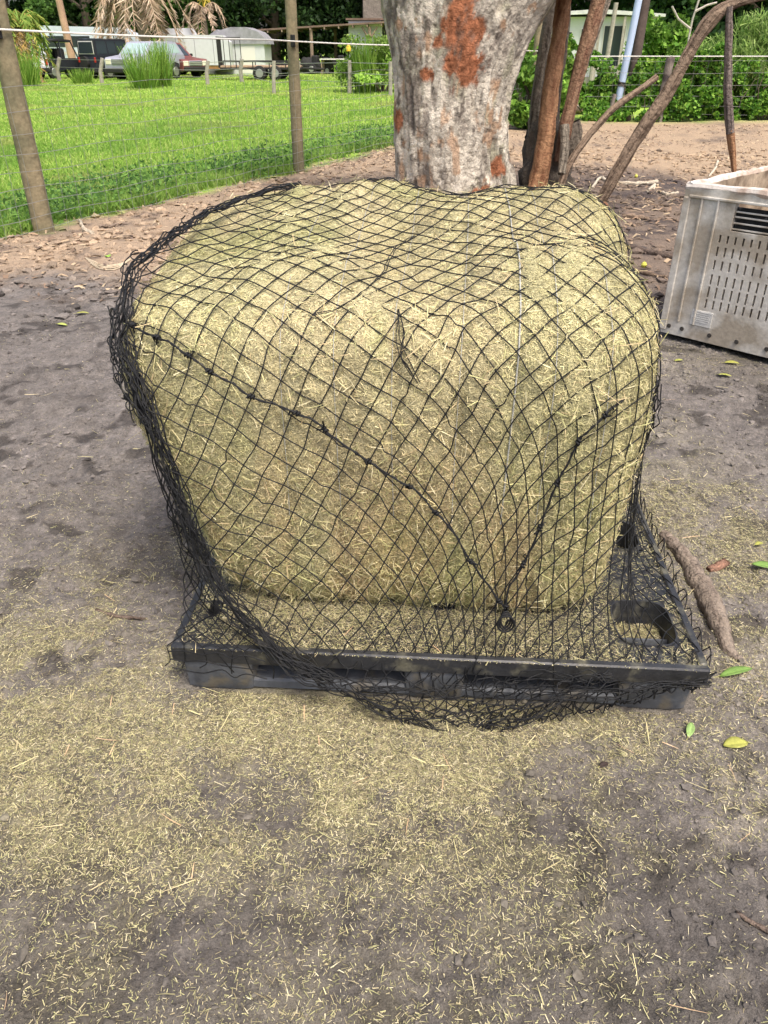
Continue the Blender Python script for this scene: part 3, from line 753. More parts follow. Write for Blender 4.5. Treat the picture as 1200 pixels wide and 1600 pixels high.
# crumbs of earth
m_clod = mat('clod', attr='col', rough=.95, n=(90, .3), bump=(120, .003), spec=.15)
def clods(n, x0, x1, y0, y1, rr, dens, pw=1):
    x, y = scatter(n, x0, x1, y0, y1, dens, pw); n = len(x); r = rng.uniform(0, 1, n)**3*(rr[1]-rr[0])+rr[0]
    ico = np.array([(0, 0, 1), (.89, 0, .45), (.28, .85, .45), (-.72, .53, .45), (-.72, -.53, .45), (.28, -.85, .45), (.72, .53, -.3), (-.28, .85, -.3), (-.89, 0, -.3), (-.28, -.85, -.3), (.72, -.53, -.3)])
    fc = np.array([(0, 1, 2), (0, 2, 3), (0, 3, 4), (0, 4, 5), (0, 5, 1), (1, 6, 2), (2, 7, 3), (3, 8, 4), (4, 9, 5), (5, 10, 1), (2, 6, 7), (3, 7, 8), (4, 8, 9), (5, 9, 10), (1, 10, 6)])
    V = ico[None]*(1+rng.normal(0, .30, (n, 11, 1)))*r[:, None, None]*np.stack([rng.uniform(.7, 1.3, n), rng.uniform(.7, 1.3, n), rng.uniform(.4, .8, n)], 1)[:, None]
    V += np.stack([x, y, gz(x, y)+r*.1], 1)[:, None]
    cc = ground_col(x, y)*rng.uniform(.7, 1.35, (n, 1))
    return V.reshape(-1, 3), (fc[None]+np.arange(n)[:, None, None]*11).reshape(-1, 3), np.repeat(np.clip(cc, 0, 1), 11, 0)
V1, Q1, C1 = clods(60000, -2.4, 2.6, .45, 5.5, (.0012, .013), lambda x, y: np.clip(.35+.9*fbm(x*4, y*4, 0, 101, 3), .05, 1)*(1-.75*hay_density(x, y)))
V3, Q3, C3 = clods(170000, -2.2, 2.4, .45, 4.5, (.0008, .0045), lambda x, y: np.clip(.6+.9*fbm(x*9, y*9, 0, 105, 3), .1, 1)*(1-.6*hay_density(x, y)))
V2, Q2, C2 = clods(34000, -4.5, 8, 4.6, 14, (.006, .045), lambda x, y: np.clip(.45+.9*fbm(x*2, y*2, 0, 103, 3), .05, 1)*(fence_s(x, y) < .1))
tag(npmesh('soil_crumbs', np.vstack([V1, V2, V3]), np.vstack([Q1, Q2+len(V1), Q3+len(V1)+len(V2)]), m_clod, None, np.vstack([C1, C2, C3]), False), 'small crumbs and clods of dry earth strewn over the bare ground', 'soil', kind='stuff')
m_lit = mat('litter', attr='col', rough=.9, spec=.15)
x, y = scatter(36000, -5, 9, 4.8, 19, lambda x, y: np.clip((.5+.8*fbm(x*1.5, y*1.5, 0, 111, 3)), .05, 1)*(fence_s(x, y) < .35)*sstep(4.8, 6, y), 1.3)
n = len(x); a = rng.uniform(0, 6.3, n); D_ = np.stack([np.cos(a), np.sin(a), rng.normal(0, .15, n)], 1); Nn = np.tile([0, 0, 1.], (n, 1))+rng.normal(0, .3, (n, 3)); ln = rng.uniform(.02, .10, n)
tag(blades('leaf_litter', np.stack([x, y, gz(x, y)+.008], 1), D_, Nn, ln, ln*rng.uniform(.08, .35, n), pick([(.36, .27, .18), (.26, .18, .12), (.15, .11, .09), (.42, .33, .22), (.20, .14, .10)], n), m_lit, None, rng.uniform(0, .2, n)),
    'dead brown leaves and twig bits lying over the bare dirt beyond the bale', 'leaf litter', kind='stuff')
# ---------------------------------------------------------------- big tree
m_bark = mat('bark', attr='col', rough=.95, n=((14, .12), (60, .18), (210, .2)), bump=((24, .045), (110, .012)), spec=.12)
def trunk_mesh(name, rings, nth, colf, dispf, parent, m, seed=0, cap=True):
    """rings: list of (x,y,z,rx,ry); numpy loft with displaced bark"""
    Rg = np.array(rings, float); L = np.r_[0, np.cumsum(np.linalg.norm(np.diff(Rg[:, :3], axis=0), axis=1))]
    nz = max(8, int(L[-1]/.018)) if nth > 60 else max(8, int(L[-1]/.05))
    t = np.linspace(0, L[-1], nz); Cn = np.stack([np.interp(t, L, Rg[:, k]) for k in range(5)], 1)
    for _ in range(6): Cn[1:-1] = (Cn[:-2]+Cn[1:-1]*2+Cn[2:])/4
    T = np.gradient(Cn[:, :3], axis=0); T /= np.linalg.norm(T, axis=1, keepdims=True)
    U = np.cross(np.tile([0, 1., 0], (nz, 1)), T); U /= np.linalg.norm(U, axis=1, keepdims=True); W = np.cross(T, U)
    th = np.arange(nth)*2*np.pi/nth; TH, TT = np.meshgrid(th, t)
    d = dispf(TH, TT)
    V = Cn[:, None, :3]+U[:, None]*((Cn[:, 3, None]+d)*np.cos(TH))[..., None]+W[:, None]*((Cn[:, 4, None]+d)*np.sin(TH))[..., None]
    i = np.arange(nz-1)[:, None]*nth+np.arange(nth)[None]; j = np.arange(nz-1)[:, None]*nth+(np.arange(nth)[None]+1) % nth
    Q = np.stack([i, j, j+nth, i+nth], -1).reshape(-1, 4); V = V.reshape(-1, 3); cc = colf(TH, TT).reshape(-1, 3)
    if cap:
        c0 = len(V); V = np.vstack([V, Cn[0:1, :3], Cn[-1:, :3]]); cc = np.vstack([cc, cc[:1], cc[-1:]])
        a = np.arange(nth); b = (a+1) % nth
        Q = np.vstack([Q, np.stack([b, a, a*0+c0, a*0+c0], 1)[:, :]]) if False else Q
    o = npmesh(name, V[:c0] if cap else V, Q, m, parent, cc[:c0] if cap else cc, True); return o
TY = 8.0
def tr(y, xl, xr, Yd=TY, f=.95):
    a, b = at(xl, y, Yd), at(xr, y, Yd); c = (a+b)/2; r = (b.x-a.x)/2
    return (c.x, Yd+r*.9, c.z, r*1.0, r*f)
tree = empty('big_tree', (at(712, 330, TY).x, TY+.6, 0))
tag(tree, 'thick pale grey tree trunk with flaking bark and orange bare patches behind the bale', 'tree')
TO = np.array(tree.location)
rings = [tr(352, 596, 836), tr(330, 606, 822), tr(300, 618, 812), tr(250, 618, 806), tr(200, 617, 806), tr(150, 617, 810), tr(100, 611, 826), tr(50, 600, 848), tr(10, 592, 868), tr(-50, 582, 905), tr(-90, 575, 930)]
rings[0] = (rings[0][0], rings[0][1], -.05, rings[0][3]*1.05, rings[0][4]*1.05)
rings = [(a-TO[0], b-TO[1], c, d_, e) for a, b, c, d_, e in rings]
tz0 = at(700, 352, TY).z
def wrapn(TH, TT, f, fz, s, o=4): return fbm(np.cos(TH)*f, np.sin(TH)*f, TT*fz, s, o)
def t_disp(TH, TT):
    ridg = wrapn(TH, TT, 5, 1.6, 201); fine = wrapn(TH, TT, 16, 9, 202, 3)
    fl = .05*np.cos(5*TH+1.2)*np.exp(-TT/.4)
    plate = np.maximum(wrapn(TH, TT, 7, 5, 204, 3), 0)
    cr = np.abs(wrapn(TH, TT, 7, 9, 216, 3)+.25*wrapn(TH, TT, 22, 26, 213, 3))
    return .040*ridg+.008*fine-.012*sstep(.05, .0, cr)+fl-.045*sstep(.16, .34, wrapn(TH, TT, 3.5, 1.4, 203, 3))+.02*plate+.07*np.exp(-((TH-5.2)/.5)**2)*np.clip((TT-1.3), 0, 1)
ORG = [(.527, .13, 700-0, 15, 0)]
def t_col(TH, TT):
    grey = np.array((.41, .37, .31)); pale = np.array((.56, .51, .43)); dk = np.array((.12, .10, .085)); mossy = np.array((.24, .235, .15)); org = np.array((.31, .125, .065)); tan = np.array((.36, .22, .13))
    a, b, c_ = wrapn(TH, TT, 3, 3.4, 211), wrapn(TH, TT, 8, 9, 212), wrapn(TH, TT, 22, 26, 213, 3)
    c = mixc(grey, pale, sstep(-.05, .35, a+.35*b+.3*c_)); c = mixc(c, mossy, .6*sstep(.1, .4, wrapn(TH, TT, 4, 3, 214)+.2*c_))
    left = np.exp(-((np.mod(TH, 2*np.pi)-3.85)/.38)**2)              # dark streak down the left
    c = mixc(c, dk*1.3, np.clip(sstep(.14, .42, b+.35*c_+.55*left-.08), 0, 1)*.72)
    crk = np.abs(wrapn(TH, TT, 7, 9, 216, 3)+.25*c_)
    c = mixc(c, dk*.7, .7*sstep(.035, .008, crk)*sstep(-.05, .25, b)); c = mixc(c, pale*1.1, .7*sstep(.12, .3, wrapn(TH, TT, 4, 5, 217, 3)))
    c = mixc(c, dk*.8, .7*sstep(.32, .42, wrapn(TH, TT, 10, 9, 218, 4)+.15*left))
    c = mixc(c, tan, .7*sstep(.25, .42, wrapn(TH, TT, 5, 5, 215)+.15*c_))
    # orange bare wood where the bark fell away: (angle offset from the front, height, half sizes)
    ph = (np.mod(TH, 2*np.pi)-1.5*np.pi)
    for (px, py, w_, h_) in ((715, 60, 26, 32), (733, 75, 18, 20), (728, 112, 23, 21), (698, 112, 11, 13), (664, 128, 8, 6), (622, 182, 6, 12), (780, 262, 9, 14), (752, 287, 18, 5), (680, 88, 7, 5)):
        zc_ = np.interp(py, [-90, 10, 50, 100, 150, 200, 250, 300, 352], [at(700, q, TY).z for q in (-90, 10, 50, 100, 150, 200, 250, 300, 352)])
        k = int(np.argmin([abs(r[2]-zc_) for r in rings])); rx = rings[k][3]; cx_ = rings[k][0]+TO[0]
        X_ = at(px, py, TY+.15).x; s_ = np.clip((X_-cx_)/rx, -.97, .97); p0 = math.asin(s_)
        zc = 7.3; u = (ph-p0)*rx*math.cos(p0)/(w_/F*zc); v = (TT+rings[0][2]-zc_)/(h_/F*zc)
        msk = sstep(1.15, .85, (np.abs(u)**2.6+np.abs(v)**2.6)**(1/2.6)+.65*b+.45*c_)*(np.abs(ph-p0) < 1)
        edge = sstep(1.4, 1.05, (np.abs(u)**2.6+np.abs(v)**2.6)**(1/2.6)+.65*b+.45*c_)*(np.abs(ph-p0) < 1)
        c = mixc(c, dk, edge*.55); c = mixc(c, org*(1+.6*c_[..., None]+.5*b[..., None]), msk)
    return np.clip(c, .01, .9)
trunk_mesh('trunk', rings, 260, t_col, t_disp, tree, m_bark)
def limb_col(base, dark):
    def f(TH, TT):
        a = wrapn(TH, TT, 3, 6, 301); b = wrapn(TH, TT, 9, 14, 302, 3)
        return np.clip(mixc(base, dark, sstep(-.1, .45, a+.5*b))*(1+.3*b[..., None]), .01, .9)
    return f
def limb(name, pts, parent, cols, nth=28, m=None, rough=.13):
    """pts: (px,py,Y,width px)"""
    o = np.array(parent.location) if parent else 0; Rg = []
    for px, py, Yd, wd in pts:
        c = np.array(at(px, py, Yd)); zc = c[1]*cp-(c[2]-CH)*sp; r = wd*.86/2/F*zc*(1+.10*rng.normal()); Rg.append((*(c-o), r, r))
    rm = np.mean([g[3] for g in Rg])
    return trunk_mesh(name, Rg, nth, limb_col(*cols), lambda TH, TT: rm*rough*wrapn(TH, TT, 1.6, 7, 305)*2+rm*.12*wrapn(TH, TT, .8, 2, 306), parent, m or m_bark)
GREYB = ((.26, .225, .18), (.09, .075, .06)); ORB = ((.34, .19, .105), (.17, .08, .045)); BRB = ((.25, .155, .10), (.12, .06, .04)); DKB = ((.15, .125, .10), (.06, .05, .042)); PALE = ((.50, .42, .31), (.30, .22, .15)); WOODB = ((.25, .185, .135), (.08, .055, .04))
for pts in ([(610, -60, 8.7, 150), (560, -260, 8.9, 120), (470, -520, 9.2, 80)], [(860, -40, 8.7, 190), (930, -240, 8.8, 130), (1010, -520, 9.1, 90)]):
    limb('limb', pts, tree, GREYB, 48)
# ---------------------------------------------------------------- many stemmed tree on the right of it
ms = empty('multi_stemmed_tree', tuple(at(860, 300, 9.3)*Vector((1, 1, 0)))); tag(ms, 'tree with several slender peeling orange and brown stems rising from a dark stump', 'tree')
limb('stump', [(862, 330, 9.1, 100), (855, 290, 9.2, 92), (856, 240, 9.3, 86), (850, 205, 9.35, 66), (850, 190, 9.4, 40)], ms, DKB, 60, rough=.25)
limb('stump_fork', [(868, 262, 9.2, 52), (890, 235, 9.1, 44), (902, 205, 9.1, 30), (893, 192, 9.1, 26)], ms, DKB, 40, rough=.2)
limb('stem', [(834, 215, 9.4, 27), (838, 160, 9.4, 21), (848, 90, 9.5, 20), (862, 0, 9.6, 20), (880, -120, 9.7, 18)], ms, GREYB)
limb('stem', [(862, 225, 9.7, 24), (868, 140, 9.8, 22), (876, 60, 9.8, 26), (886, -60, 9.9, 24)], ms, DKB)
limb('stem', [(838, 300, 8.9, 32), (852, 230, 8.95, 30), (858, 160, 9.0, 29), (868, 90, 9.1, 29), (880, 20, 9.15, 30), (890, -120, 9.2, 28)], ms, ORB)
limb('stem', [(874, 252, 9.0, 20), (884, 200, 9.0, 24), (895, 150, 9.05, 25), (910, 90, 9.1, 26), (932, 15, 9.2, 28), (962, -120, 9.3, 26)], ms, BRB)
limb('stem', [(898, 150, 9.25, 14), (918, 85, 9.3, 15), (945, 10, 9.4, 14), (985, -120, 9.5, 12)], ms, GREYB)
limb('side_branch', [(872, 308, 8.7, 13), (880, 275, 8.75, 15), (895, 245, 8.8, 14), (925, 205, 8.9, 12), (962, 165, 9.0, 12), (1000, 140, 9.1, 11), (1026, 121, 9.2, 14)], ms, WOODB)
limb('stub', [(878, 272, 8.75, 16), (884, 225, 8.85, 15), (882, 195, 8.9, 16)], ms, GREYB)
la = empty('leaning_dead_limb', tuple(at(930, 334, 8.3)*Vector((1, 1, 0)))); tag(la, 'long leaning dead limb with split bark arching up to the right', 'branch')
limb('limb', [(928, 334, 8.4, 18), (958, 280, 8.4, 23), (995, 215, 8.4, 24), (1030, 165, 8.4, 24), (1042, 148, 8.4, 27), (1062, 110, 8.4, 24), (1090, 60, 8.4, 23), (1112, 25, 8.4, 26), (1135, 8, 8.4, 20), (1170, -2, 8.4, 15), (1230, -14, 8.4, 12)], la, WOODB, 40, rough=.14)
pp = empty('stripped_pole', tuple(at(1148, 262, 8.4)*Vector((1, 1, 0)))); tag(pp, 'slim dark upright pole with its lower end stripped to orange wood, behind the bin', 'pole')
limb('upper_bark', [(1141, 208, 8.35, 14), (1137, 150, 8.35, 13), (1138, 80, 8.35, 12), (1140, 10, 8.35, 12)], pp, ((.21, .17, .15), (.08, .065, .06)))
limb('stripped_end', [(1153, 330, 8.35, 8), (1147, 262, 8.35, 9), (1143, 225, 8.35, 12), (1141, 203, 8.35, 13)], pp, ORB)

# ---------------------------------------------------------------- sticks, root, leaves
def stick(name, pts, label, cat, cols, group=None, base=0, nth=12, ru=.16):
    P = [np.array(G(x, y, 0)) for x, y, w_ in pts]; Rg = []
    for p, (x, y, w_) in zip(P, pts):
        zc = p[1]*cp+CH*sp; r = w_/2/F*zc; Rg.append([p[0], p[1], float(gz(p[0], p[1]))+r*.75+base, r, r])
    o = np.array(Rg)[0, :3].copy(); Rg = [(g[0]-o[0], g[1]-o[1], g[2]-o[2], g[3], g[4]) for g in Rg]; rm = np.mean([g[3] for g in Rg])
    # horizontal sticks: loft by MB tube with bumps
    k = 0; ps = catmull(np.array([g[:3] for g in Rg]), 6) if len(Rg) > 2 else np.array([np.array(Rg[0][:3])*(1-t)+np.array(Rg[-1][:3])*t for t in np.linspace(0, 1, 8)])
    rs = np.interp(np.linspace(0, 1, len(ps)), np.linspace(0, 1, len(Rg)), [g[3] for g in Rg])*(1+ru*rng.normal(size=len(ps)))
    ps = ps+rng.normal(0, rm*.12, ps.shape)
    mb = MB(); mb.tube(ps, rs, nth)
    f = limb_col(*cols); cc = f(np.tile(np.arange(nth)*2*np.pi/nth, len(ps)), np.repeat(np.arange(len(ps))*.03, nth))
    mb.c = [tuple(c) for c in cc]
    ob = mb.build(name, m_bark, None, True, True); ob.location = o; return tag(ob, label, cat, group)
PALEW = ((.56, .50, .40), (.38, .31, .23)); DW = ((.16, .12, .095), (.08, .06, .05))
stick('exposed_root', [(1035, 838, 18), (1062, 868, 24), (1086, 900, 32), (1108, 945, 36), (1122, 985, 30), (1145, 1025, 18), (1172, 1045, 8)], 'bare brown tree root surfacing from the dirt beside the pallet', 'root', ((.25, .205, .165), (.17, .135, .11)), base=-.014, nth=20, ru=.045)
stick('wood_chunk', [(1106, 893, 12), (1120, 888, 14), (1134, 880, 12)], 'short reddish wood chunk lying beside the exposed root', 'wood chunk', ((.30, .17, .12), (.13, .08, .06)))
stick('stick', [(152, 962, 6), (180, 968, 6), (228, 971, 5)], 'thin dark stick on the mud left of the pallet', 'stick', DW, 'sticks on the ground')
stick('stick', [(1150, 1425, 7), (1175, 1440, 8), (1215, 1462, 8)], 'dark bent stick at the lower right edge of the photo', 'stick', DW, 'sticks on the ground')
stick('stick', [(978, 397, 8), (1010, 404, 9), (1052, 413, 9)], 'straight dark brown stick between the bale and the bin', 'stick', DW, 'sticks on the ground')
stick('stick', [(975, 428, 7), (1000, 434, 6), (1042, 440, 5)], 'pale ended stick just below the straight dark one by the bin', 'stick', WOODB, 'sticks on the ground')
stick('stick', [(970, 346, 8), (1000, 347, 7), (1020, 351, 5), (1040, 347, 3), (1062, 354, 3)], 'dark twig with a pale forked end near the bin top', 'stick', WOODB, 'sticks on the ground')
stick('stick', [(924, 302, 5), (936, 285, 5), (952, 290, 5), (985, 292, 6), (1026, 288, 6)], 'long pale stripped stick with a bent tip on the dark dirt', 'stick', PALEW, 'sticks on the ground')
stick('stick', [(893, 317, 5), (932, 315, 5)], 'short pale stick at the foot of the leaning limb', 'stick', PALEW, 'sticks on the ground')
stick('stick', [(1012, 303, 4), (1022, 292, 4), (1020, 300, 3)], 'tiny pale forked twig below the long pale stick', 'stick', PALEW, 'sticks on the ground')
stick('stick', [(1030, 303, 4), (1040, 309, 5), (1058, 305, 4)], 'small curved pale twig left of the bin rim', 'stick', PALEW, 'sticks on the ground')
stick('stick', [(1108, 275, 4), (1118, 262, 4), (1121, 253, 3)], 'pale upright twig just behind the bin corner', 'stick', PALEW, 'sticks on the ground')
stick('stick', [(127, 356, 5), (133, 368, 7), (147, 376, 6)], 'small pale forked stick beside the nearest fence post', 'stick', PALEW, 'sticks on the ground')
stick('fallen_branch', [(885, 314, 10), (915, 325, 14), (944, 333, 10)], 'reddish peeled branch piece behind the bale at the leaning limb', 'branch', ((.36, .19, .12), (.22, .11, .07)))
stick('log', [(896, 181, 10), (915, 176, 13), (930, 176, 10)], 'old grey log lying in front of the vine covered fence', 'log', ((.33, .26, .19), (.15, .11, .08)), base=.05)
m_tw = mat('pale_bine', (.50, .42, .30), .8, n=(60, .25))
mb = MB()
for k in range(4):
    ps = [G(208-4*k, 417+2*k), G(185, 424+k*1.5), G(160, 424+2*k), G(134+3*k, 413+3*k)]
    mb.tube([p+Vector((0, 0, float(gz(p.x, p.y))+.008)) for p in (Vector(q) for q in catmull(np.array(ps), 6))], .004, 6)
tag(mb.build('dry_vine', m_tw, None, True), 'loops of dry pale vine on the dirt left of the bale top', 'vine')
m_leaf = mat('green_leaf', attr='col', rough=.45, spec=.4, trans=.15, n=(120, .2))
def leaf(px, py, lpx, ang, colr, label, wd=.34):
    c = G(px, py, 0); zc = c.y*cp+CH*sp; L = lpx/F*zc; n = 9; vs = []; fs = []
    for i in range(n):
        t = i/(n-1); w_ = wd*L*math.sin(math.pi*min(1, t*.93+.04))**.8*.62
        for j, q in enumerate((-1, -.5, 0, .5, 1)):
            vs.append(((t-.5)*L, w_*q, .006+.22*w_*abs(q)+.05*L*math.sin(math.pi*t)))
    for i in range(n-1):
        for j in range(4): fs.append((i*5+j, i*5+j+1, i*5+j+6, i*5+j+5))
    mb = MB().add(vs, fs, colr); mb.c = [tuple(np.array(colr)*(1.25 if k % 5 == 2 else rng.uniform(.85, 1.05))) for k in range(len(vs))]
    mb.tube([((-.5)*L, 0, .008), (-.62*L, .02*L, .005), (-.7*L, .05*L, .004)], .0012, 5, c=(.35, .33, .12))
    o = mb.build('fallen_leaf', m_leaf, None, True, True); sol = o.modifiers.new('thick', 'SOLIDIFY'); sol.thickness = .0006
    o.location = (c.x, c.y, float(gz(c.x, c.y))+.002); o.rotation_euler = (R(rng.uniform(-8, 8)), R(rng.uniform(-8, 8)), R(ang)); return tag(o, label, 'leaf', 'fresh leaves fallen on the ground')
GRN, YEL = (.16, .27, .06), (.36, .36, .08)
leaf(1148, 1058, 56, 14, GRN, 'long narrow green leaf just right of the pallet corner', .24)
leaf(1148, 1168, 38, 184, YEL, 'oval yellow green leaf on the ground below the pallet corner', .5)
leaf(1076, 1146, 34, 62, (.25, .38, .12), 'pale green folded leaf under the right end of the pallet', .3)
leaf(1192, 893, 38, -12, GRN, 'bright green leaf at the right edge beside the root', .34)
leaf(130, 497, 20, 8, YEL, 'larger yellow leaf on the mud at far left', .5)
leaf(98, 511, 16, -5, (.36, .40, .10), 'duller yellow green leaf beside the larger yellow one', .4)
leaf(171, 412, 15, 120, (.26, .45, .05), 'tiny bright green leaf by the dry vine', .5)
leaf(1143, 569, 22, -15, YEL, 'yellow leaf just under the bottom edge of the bin', .4)
leaf(1131, 592, 20, -28, (.38, .40, .09), 'olive leaf lower than the yellow one below the bin', .35)
leaf(1184, 856, 16, 25, YEL, 'tiny yellow leaf above the bright green one at right', .45)
leaf(1060, 566, 14, 10, (.36, .38, .09), 'small dull leaf below the lower left corner of the bin', .4)
leaf(943, 1198, 18, 30, (.05, .035, .03), 'small dark shrivelled leaf in front of the right pallet foot', .5)
m_fr = mat('fruit', (.52, .50, .08), .45, n=(60, .2), spec=.4)
for px, py, lb in ((1004, 427, 'small yellow green fruit lying between bale and bin'), (993, 281, 'small yellow fruit beside the long pale stick')):
    c = G(px, py, 0); mb = MB(); r = .022
    mb.tube([(0, 0, -r*.98), (0, 0, -r*.7), (0, 0, 0), (0, 0, r*.7), (0, 0, r*.95), (.003, 0, r*1.3)], [r*.2, r*.75, r, r*.72, r*.15, r*.08], 14)
    o = mb.build('fallen_fruit', m_fr, None, True); o.location = (c.x, c.y, float(gz(c.x, c.y))+r*.9); tag(o, lb, 'fruit')

# ---------------------------------------------------------------- plastic bin
m_bin = mat('weathered_plastic', (.55, .52, .465), .62, n=((5, .12), (40, .14), (200, .08)), bump=(60, .002), spec=.35, c2=((.33, .285, .225), 4.5, .50))
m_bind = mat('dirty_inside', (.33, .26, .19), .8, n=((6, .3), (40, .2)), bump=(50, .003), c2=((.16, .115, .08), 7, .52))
m_dark = mat('dark_plug', (.045, .04, .036), .7, n=(50, .3))
bl = G(1028, 525); br_ = G(1200, 572); BYW = math.atan2(br_.y-bl.y, br_.x-bl.x)+R(3)
BH = .82; BW, BDp = 1.20, 1.08
bn = empty('produce_bin', (bl.x, bl.y, 0), BYW); tag(bn, 'dirty white plastic bin with slotted vents, a barred opening and worn rim', 'bin')
def wall_grid(W, H, holes, th, M, mb, x0=0):
    xs = sorted(set([0, W]+[h[0] for h in holes]+[h[1] for h in holes])); zs = sorted(set([0, H]+[h[2] for h in holes]+[h[3] for h in holes]))
    hs = set()
    for i in range(len(xs)-1):
        for j in range(len(zs)-1):
            cx_, cz_ = (xs[i]+xs[i+1])/2, (zs[j]+zs[j+1])/2
            if any(h[0] < cx_ < h[1] and h[2] < cz_ < h[3] for h in holes): hs.add((i, j))
    vs = []; fs = []; nx_, nz_ = len(xs), len(zs)
    for y in (0, th):
        for z in zs:
            for x in xs: vs.append(M @ Vector((x, y, z)))
    f0 = lambda i, j, s: s*nx_*nz_+j*nx_+i
    for i in range(nx_-1):
        for j in range(nz_-1):
            if (i, j) in hs:
                for (di, dj, a, b) in ((-1, 0, (i, j), (i, j+1)), (1, 0, (i+1, j), (i+1, j+1)), (0, -1, (i, j), (i+1, j)), (0, 1, (i, j+1), (i+1, j+1))):
                    if (i+di, j+dj) not in hs: fs.append((f0(*a, 0), f0(*b, 0), f0(*b, 1), f0(*a, 1)))
            else:
                fs.append((f0(i, j, 0), f0(i+1, j, 0), f0(i+1, j+1, 0), f0(i, j+1, 0))); fs.append((f0(i, j, 1), f0(i, j+1, 1), f0(i+1, j+1, 1), f0(i+1, j, 1)))
    for z_ in (0, nz_-1): 
        for i in range(nx_-1): fs.append((f0(i, z_, 0), f0(i+1, z_, 0), f0(i+1, z_, 1), f0(i, z_, 1)))
    for i in (0, nx_-1):
        for j in range(nz_-1): fs.append((f0(i, j, 0), f0(i, j+1, 0), f0(i, j+1, 1), f0(i, j, 1)))
    mb.add(vs, fs)
holes = [(.285, .285+.62, .60, .745)]
rows = [(.535, .575), (.465, .515), (.395, .445), (.315, .37), (.245, .305), (.185, .235)]
rr_ = random.Random(4)
for (z0, z1) in rows:
    n = 17
    for k in range(n): holes.append((.235+.042*k, .235+.042*k+.011, z0, z1))
front_ = MB(); wall_grid(BW, BH-.03, holes, .045, Matrix.Translation((0, 0, .03)), front_)
# ribs and frames
for x in (.105, .195, .955, 1.045): front_.box(x, -.004, BH/2+.03, .012, .010, BH-.16, bev=.003)
front_.box(.02, -.003, BH/2, .04, .012, BH-.1, bev=.004)
front_.box(BW/2, -.004, BH-.045, BW-.06, .012, .014, bev=.003)
front_.build('front_wall', m_bin, bn, True)
for zz in (.64, .67, .70, .725): MB().box(.285+.31, .016, zz, .618, .010, .008, bev=.002).build('bar', m_bin, bn)
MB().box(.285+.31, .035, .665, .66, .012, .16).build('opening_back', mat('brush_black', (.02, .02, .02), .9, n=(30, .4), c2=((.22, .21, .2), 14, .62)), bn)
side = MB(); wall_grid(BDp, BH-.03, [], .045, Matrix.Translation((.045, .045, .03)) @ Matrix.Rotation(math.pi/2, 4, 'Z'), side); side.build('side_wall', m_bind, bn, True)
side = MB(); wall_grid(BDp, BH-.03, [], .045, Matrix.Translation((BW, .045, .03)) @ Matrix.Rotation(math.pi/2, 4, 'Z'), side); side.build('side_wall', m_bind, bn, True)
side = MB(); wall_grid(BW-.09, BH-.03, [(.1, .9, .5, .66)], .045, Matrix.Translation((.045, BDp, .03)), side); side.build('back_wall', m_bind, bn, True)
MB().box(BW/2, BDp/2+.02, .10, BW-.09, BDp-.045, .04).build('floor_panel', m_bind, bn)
rim = MB()
def rimtube(a, b):
    n = 18; rim.tube([Vector(a).lerp(Vector(b), t/(n-1))+Vector((rng.normal(0, .002), rng.normal(0, .002), rng.normal(0, .003))) for t in range(n)], [.024*(1+.1*rng.normal()) for _ in range(n)], 8)
for a, b in (((0, .02, BH), (BW, .02, BH)), ((.02, 0, BH), (.02, BDp+.02, BH)), ((BW-.02, 0, BH), (BW-.02, BDp, BH)), ((0, BDp+.02, BH), (BW, BDp+.02, BH))): rimtube(a, b)
m_rim = mat('worn_rim', (.56, .51, .46), .7, n=((20, .2), (90, .15)), bump=(50, .004), c2=((.40, .31, .25), 9, .5))
rim.build('rim', m_rim, bn, True)
for x in (.055, .135, .30, .455, .62, .80, .97, 1.13):
    mb = MB(); mb.tube([(x, -.001, .075), (x, -.006, .075)], [.0125, .011], 14); mb.build('rivet', m_dark, bn, True)
pl = MB(); pl.box(.235, -.0015, .155, .12, .005, .085, bev=.001)
for k in range(6): pl.box(.235-.004*(k % 2), -.0048, .190-.011*k, .108-.012*(k % 3), .002, .0035)
mb = pl; th = [R(a) for a in range(0, 361, 30)]
pl.tube([Vector((.235+.007*math.cos(a), -.0048, .121+.007*math.sin(a))) for a in th], .0009, 4)
pl.build('embossed_plate', mat('plate', (.54, .53, .50), .6, n=(60, .1)), bn)

# ---------------------------------------------------------------- near fence
m_post = mat('fence_post_wood', (.26, .215, .135), .9, n=((3, .25), (30, .25)), bump=((35, .006),), c2=((.15, .135, .085), 3, .5), spec=.1)
m_wire = mat('galvanised_wire', (.30, .30, .29), .5, metal=.4)
m_white = mat('white_wire', (.62, .61, .57), .5, n=(40, .15))
m_blk = mat('black_rubber', (.02, .02, .02), .7)
F0 = Vector((-3.04, 7.18, 0)); FU = Vector((.4488, .8936, 0))
fen = empty('pasture_fence', tuple(F0), 0); tag(fen, 'wire mesh fence with round wooden posts between the dirt and the green pasture', 'fence')
FL = 14.4; ZT1 = at(15, 46, 7.18).z; ZT2 = at(465, 64, 10.98).z
for t, r, lean in ((-4.4, .085, 0), (0, .088, .0), (4.27, .074, .01), (9.2, .07, 0), (14.4, .09, 0)):
    p = FU*t; mb = MB(); n = 16; zz = float(gz(p.x+F0.x, p.y+F0.y))
    pts = [Vector((p.x+lean*k/n, p.y, zz-.1+2.4*k/n)) for k in range(n+1)]; mb.tube(pts, [r*(1.02-.12*k/n)*(1+.02*math.sin(k*2.1)) for k in range(n+1)], 16); mb.build('post', m_post, fen, True)
    zt = ZT1+(ZT2-ZT1)*t/4.27; MB().box(p.x+.02, p.y-r-.01, zt, .04, .05, .13, rz=math.atan2(FU.y, FU.x), bev=.006).build('insulator', m_blk, fen)
mb = MB()
wt = lambda t, z: Vector((FU.x*t+.09, FU.y*t-.045, z))
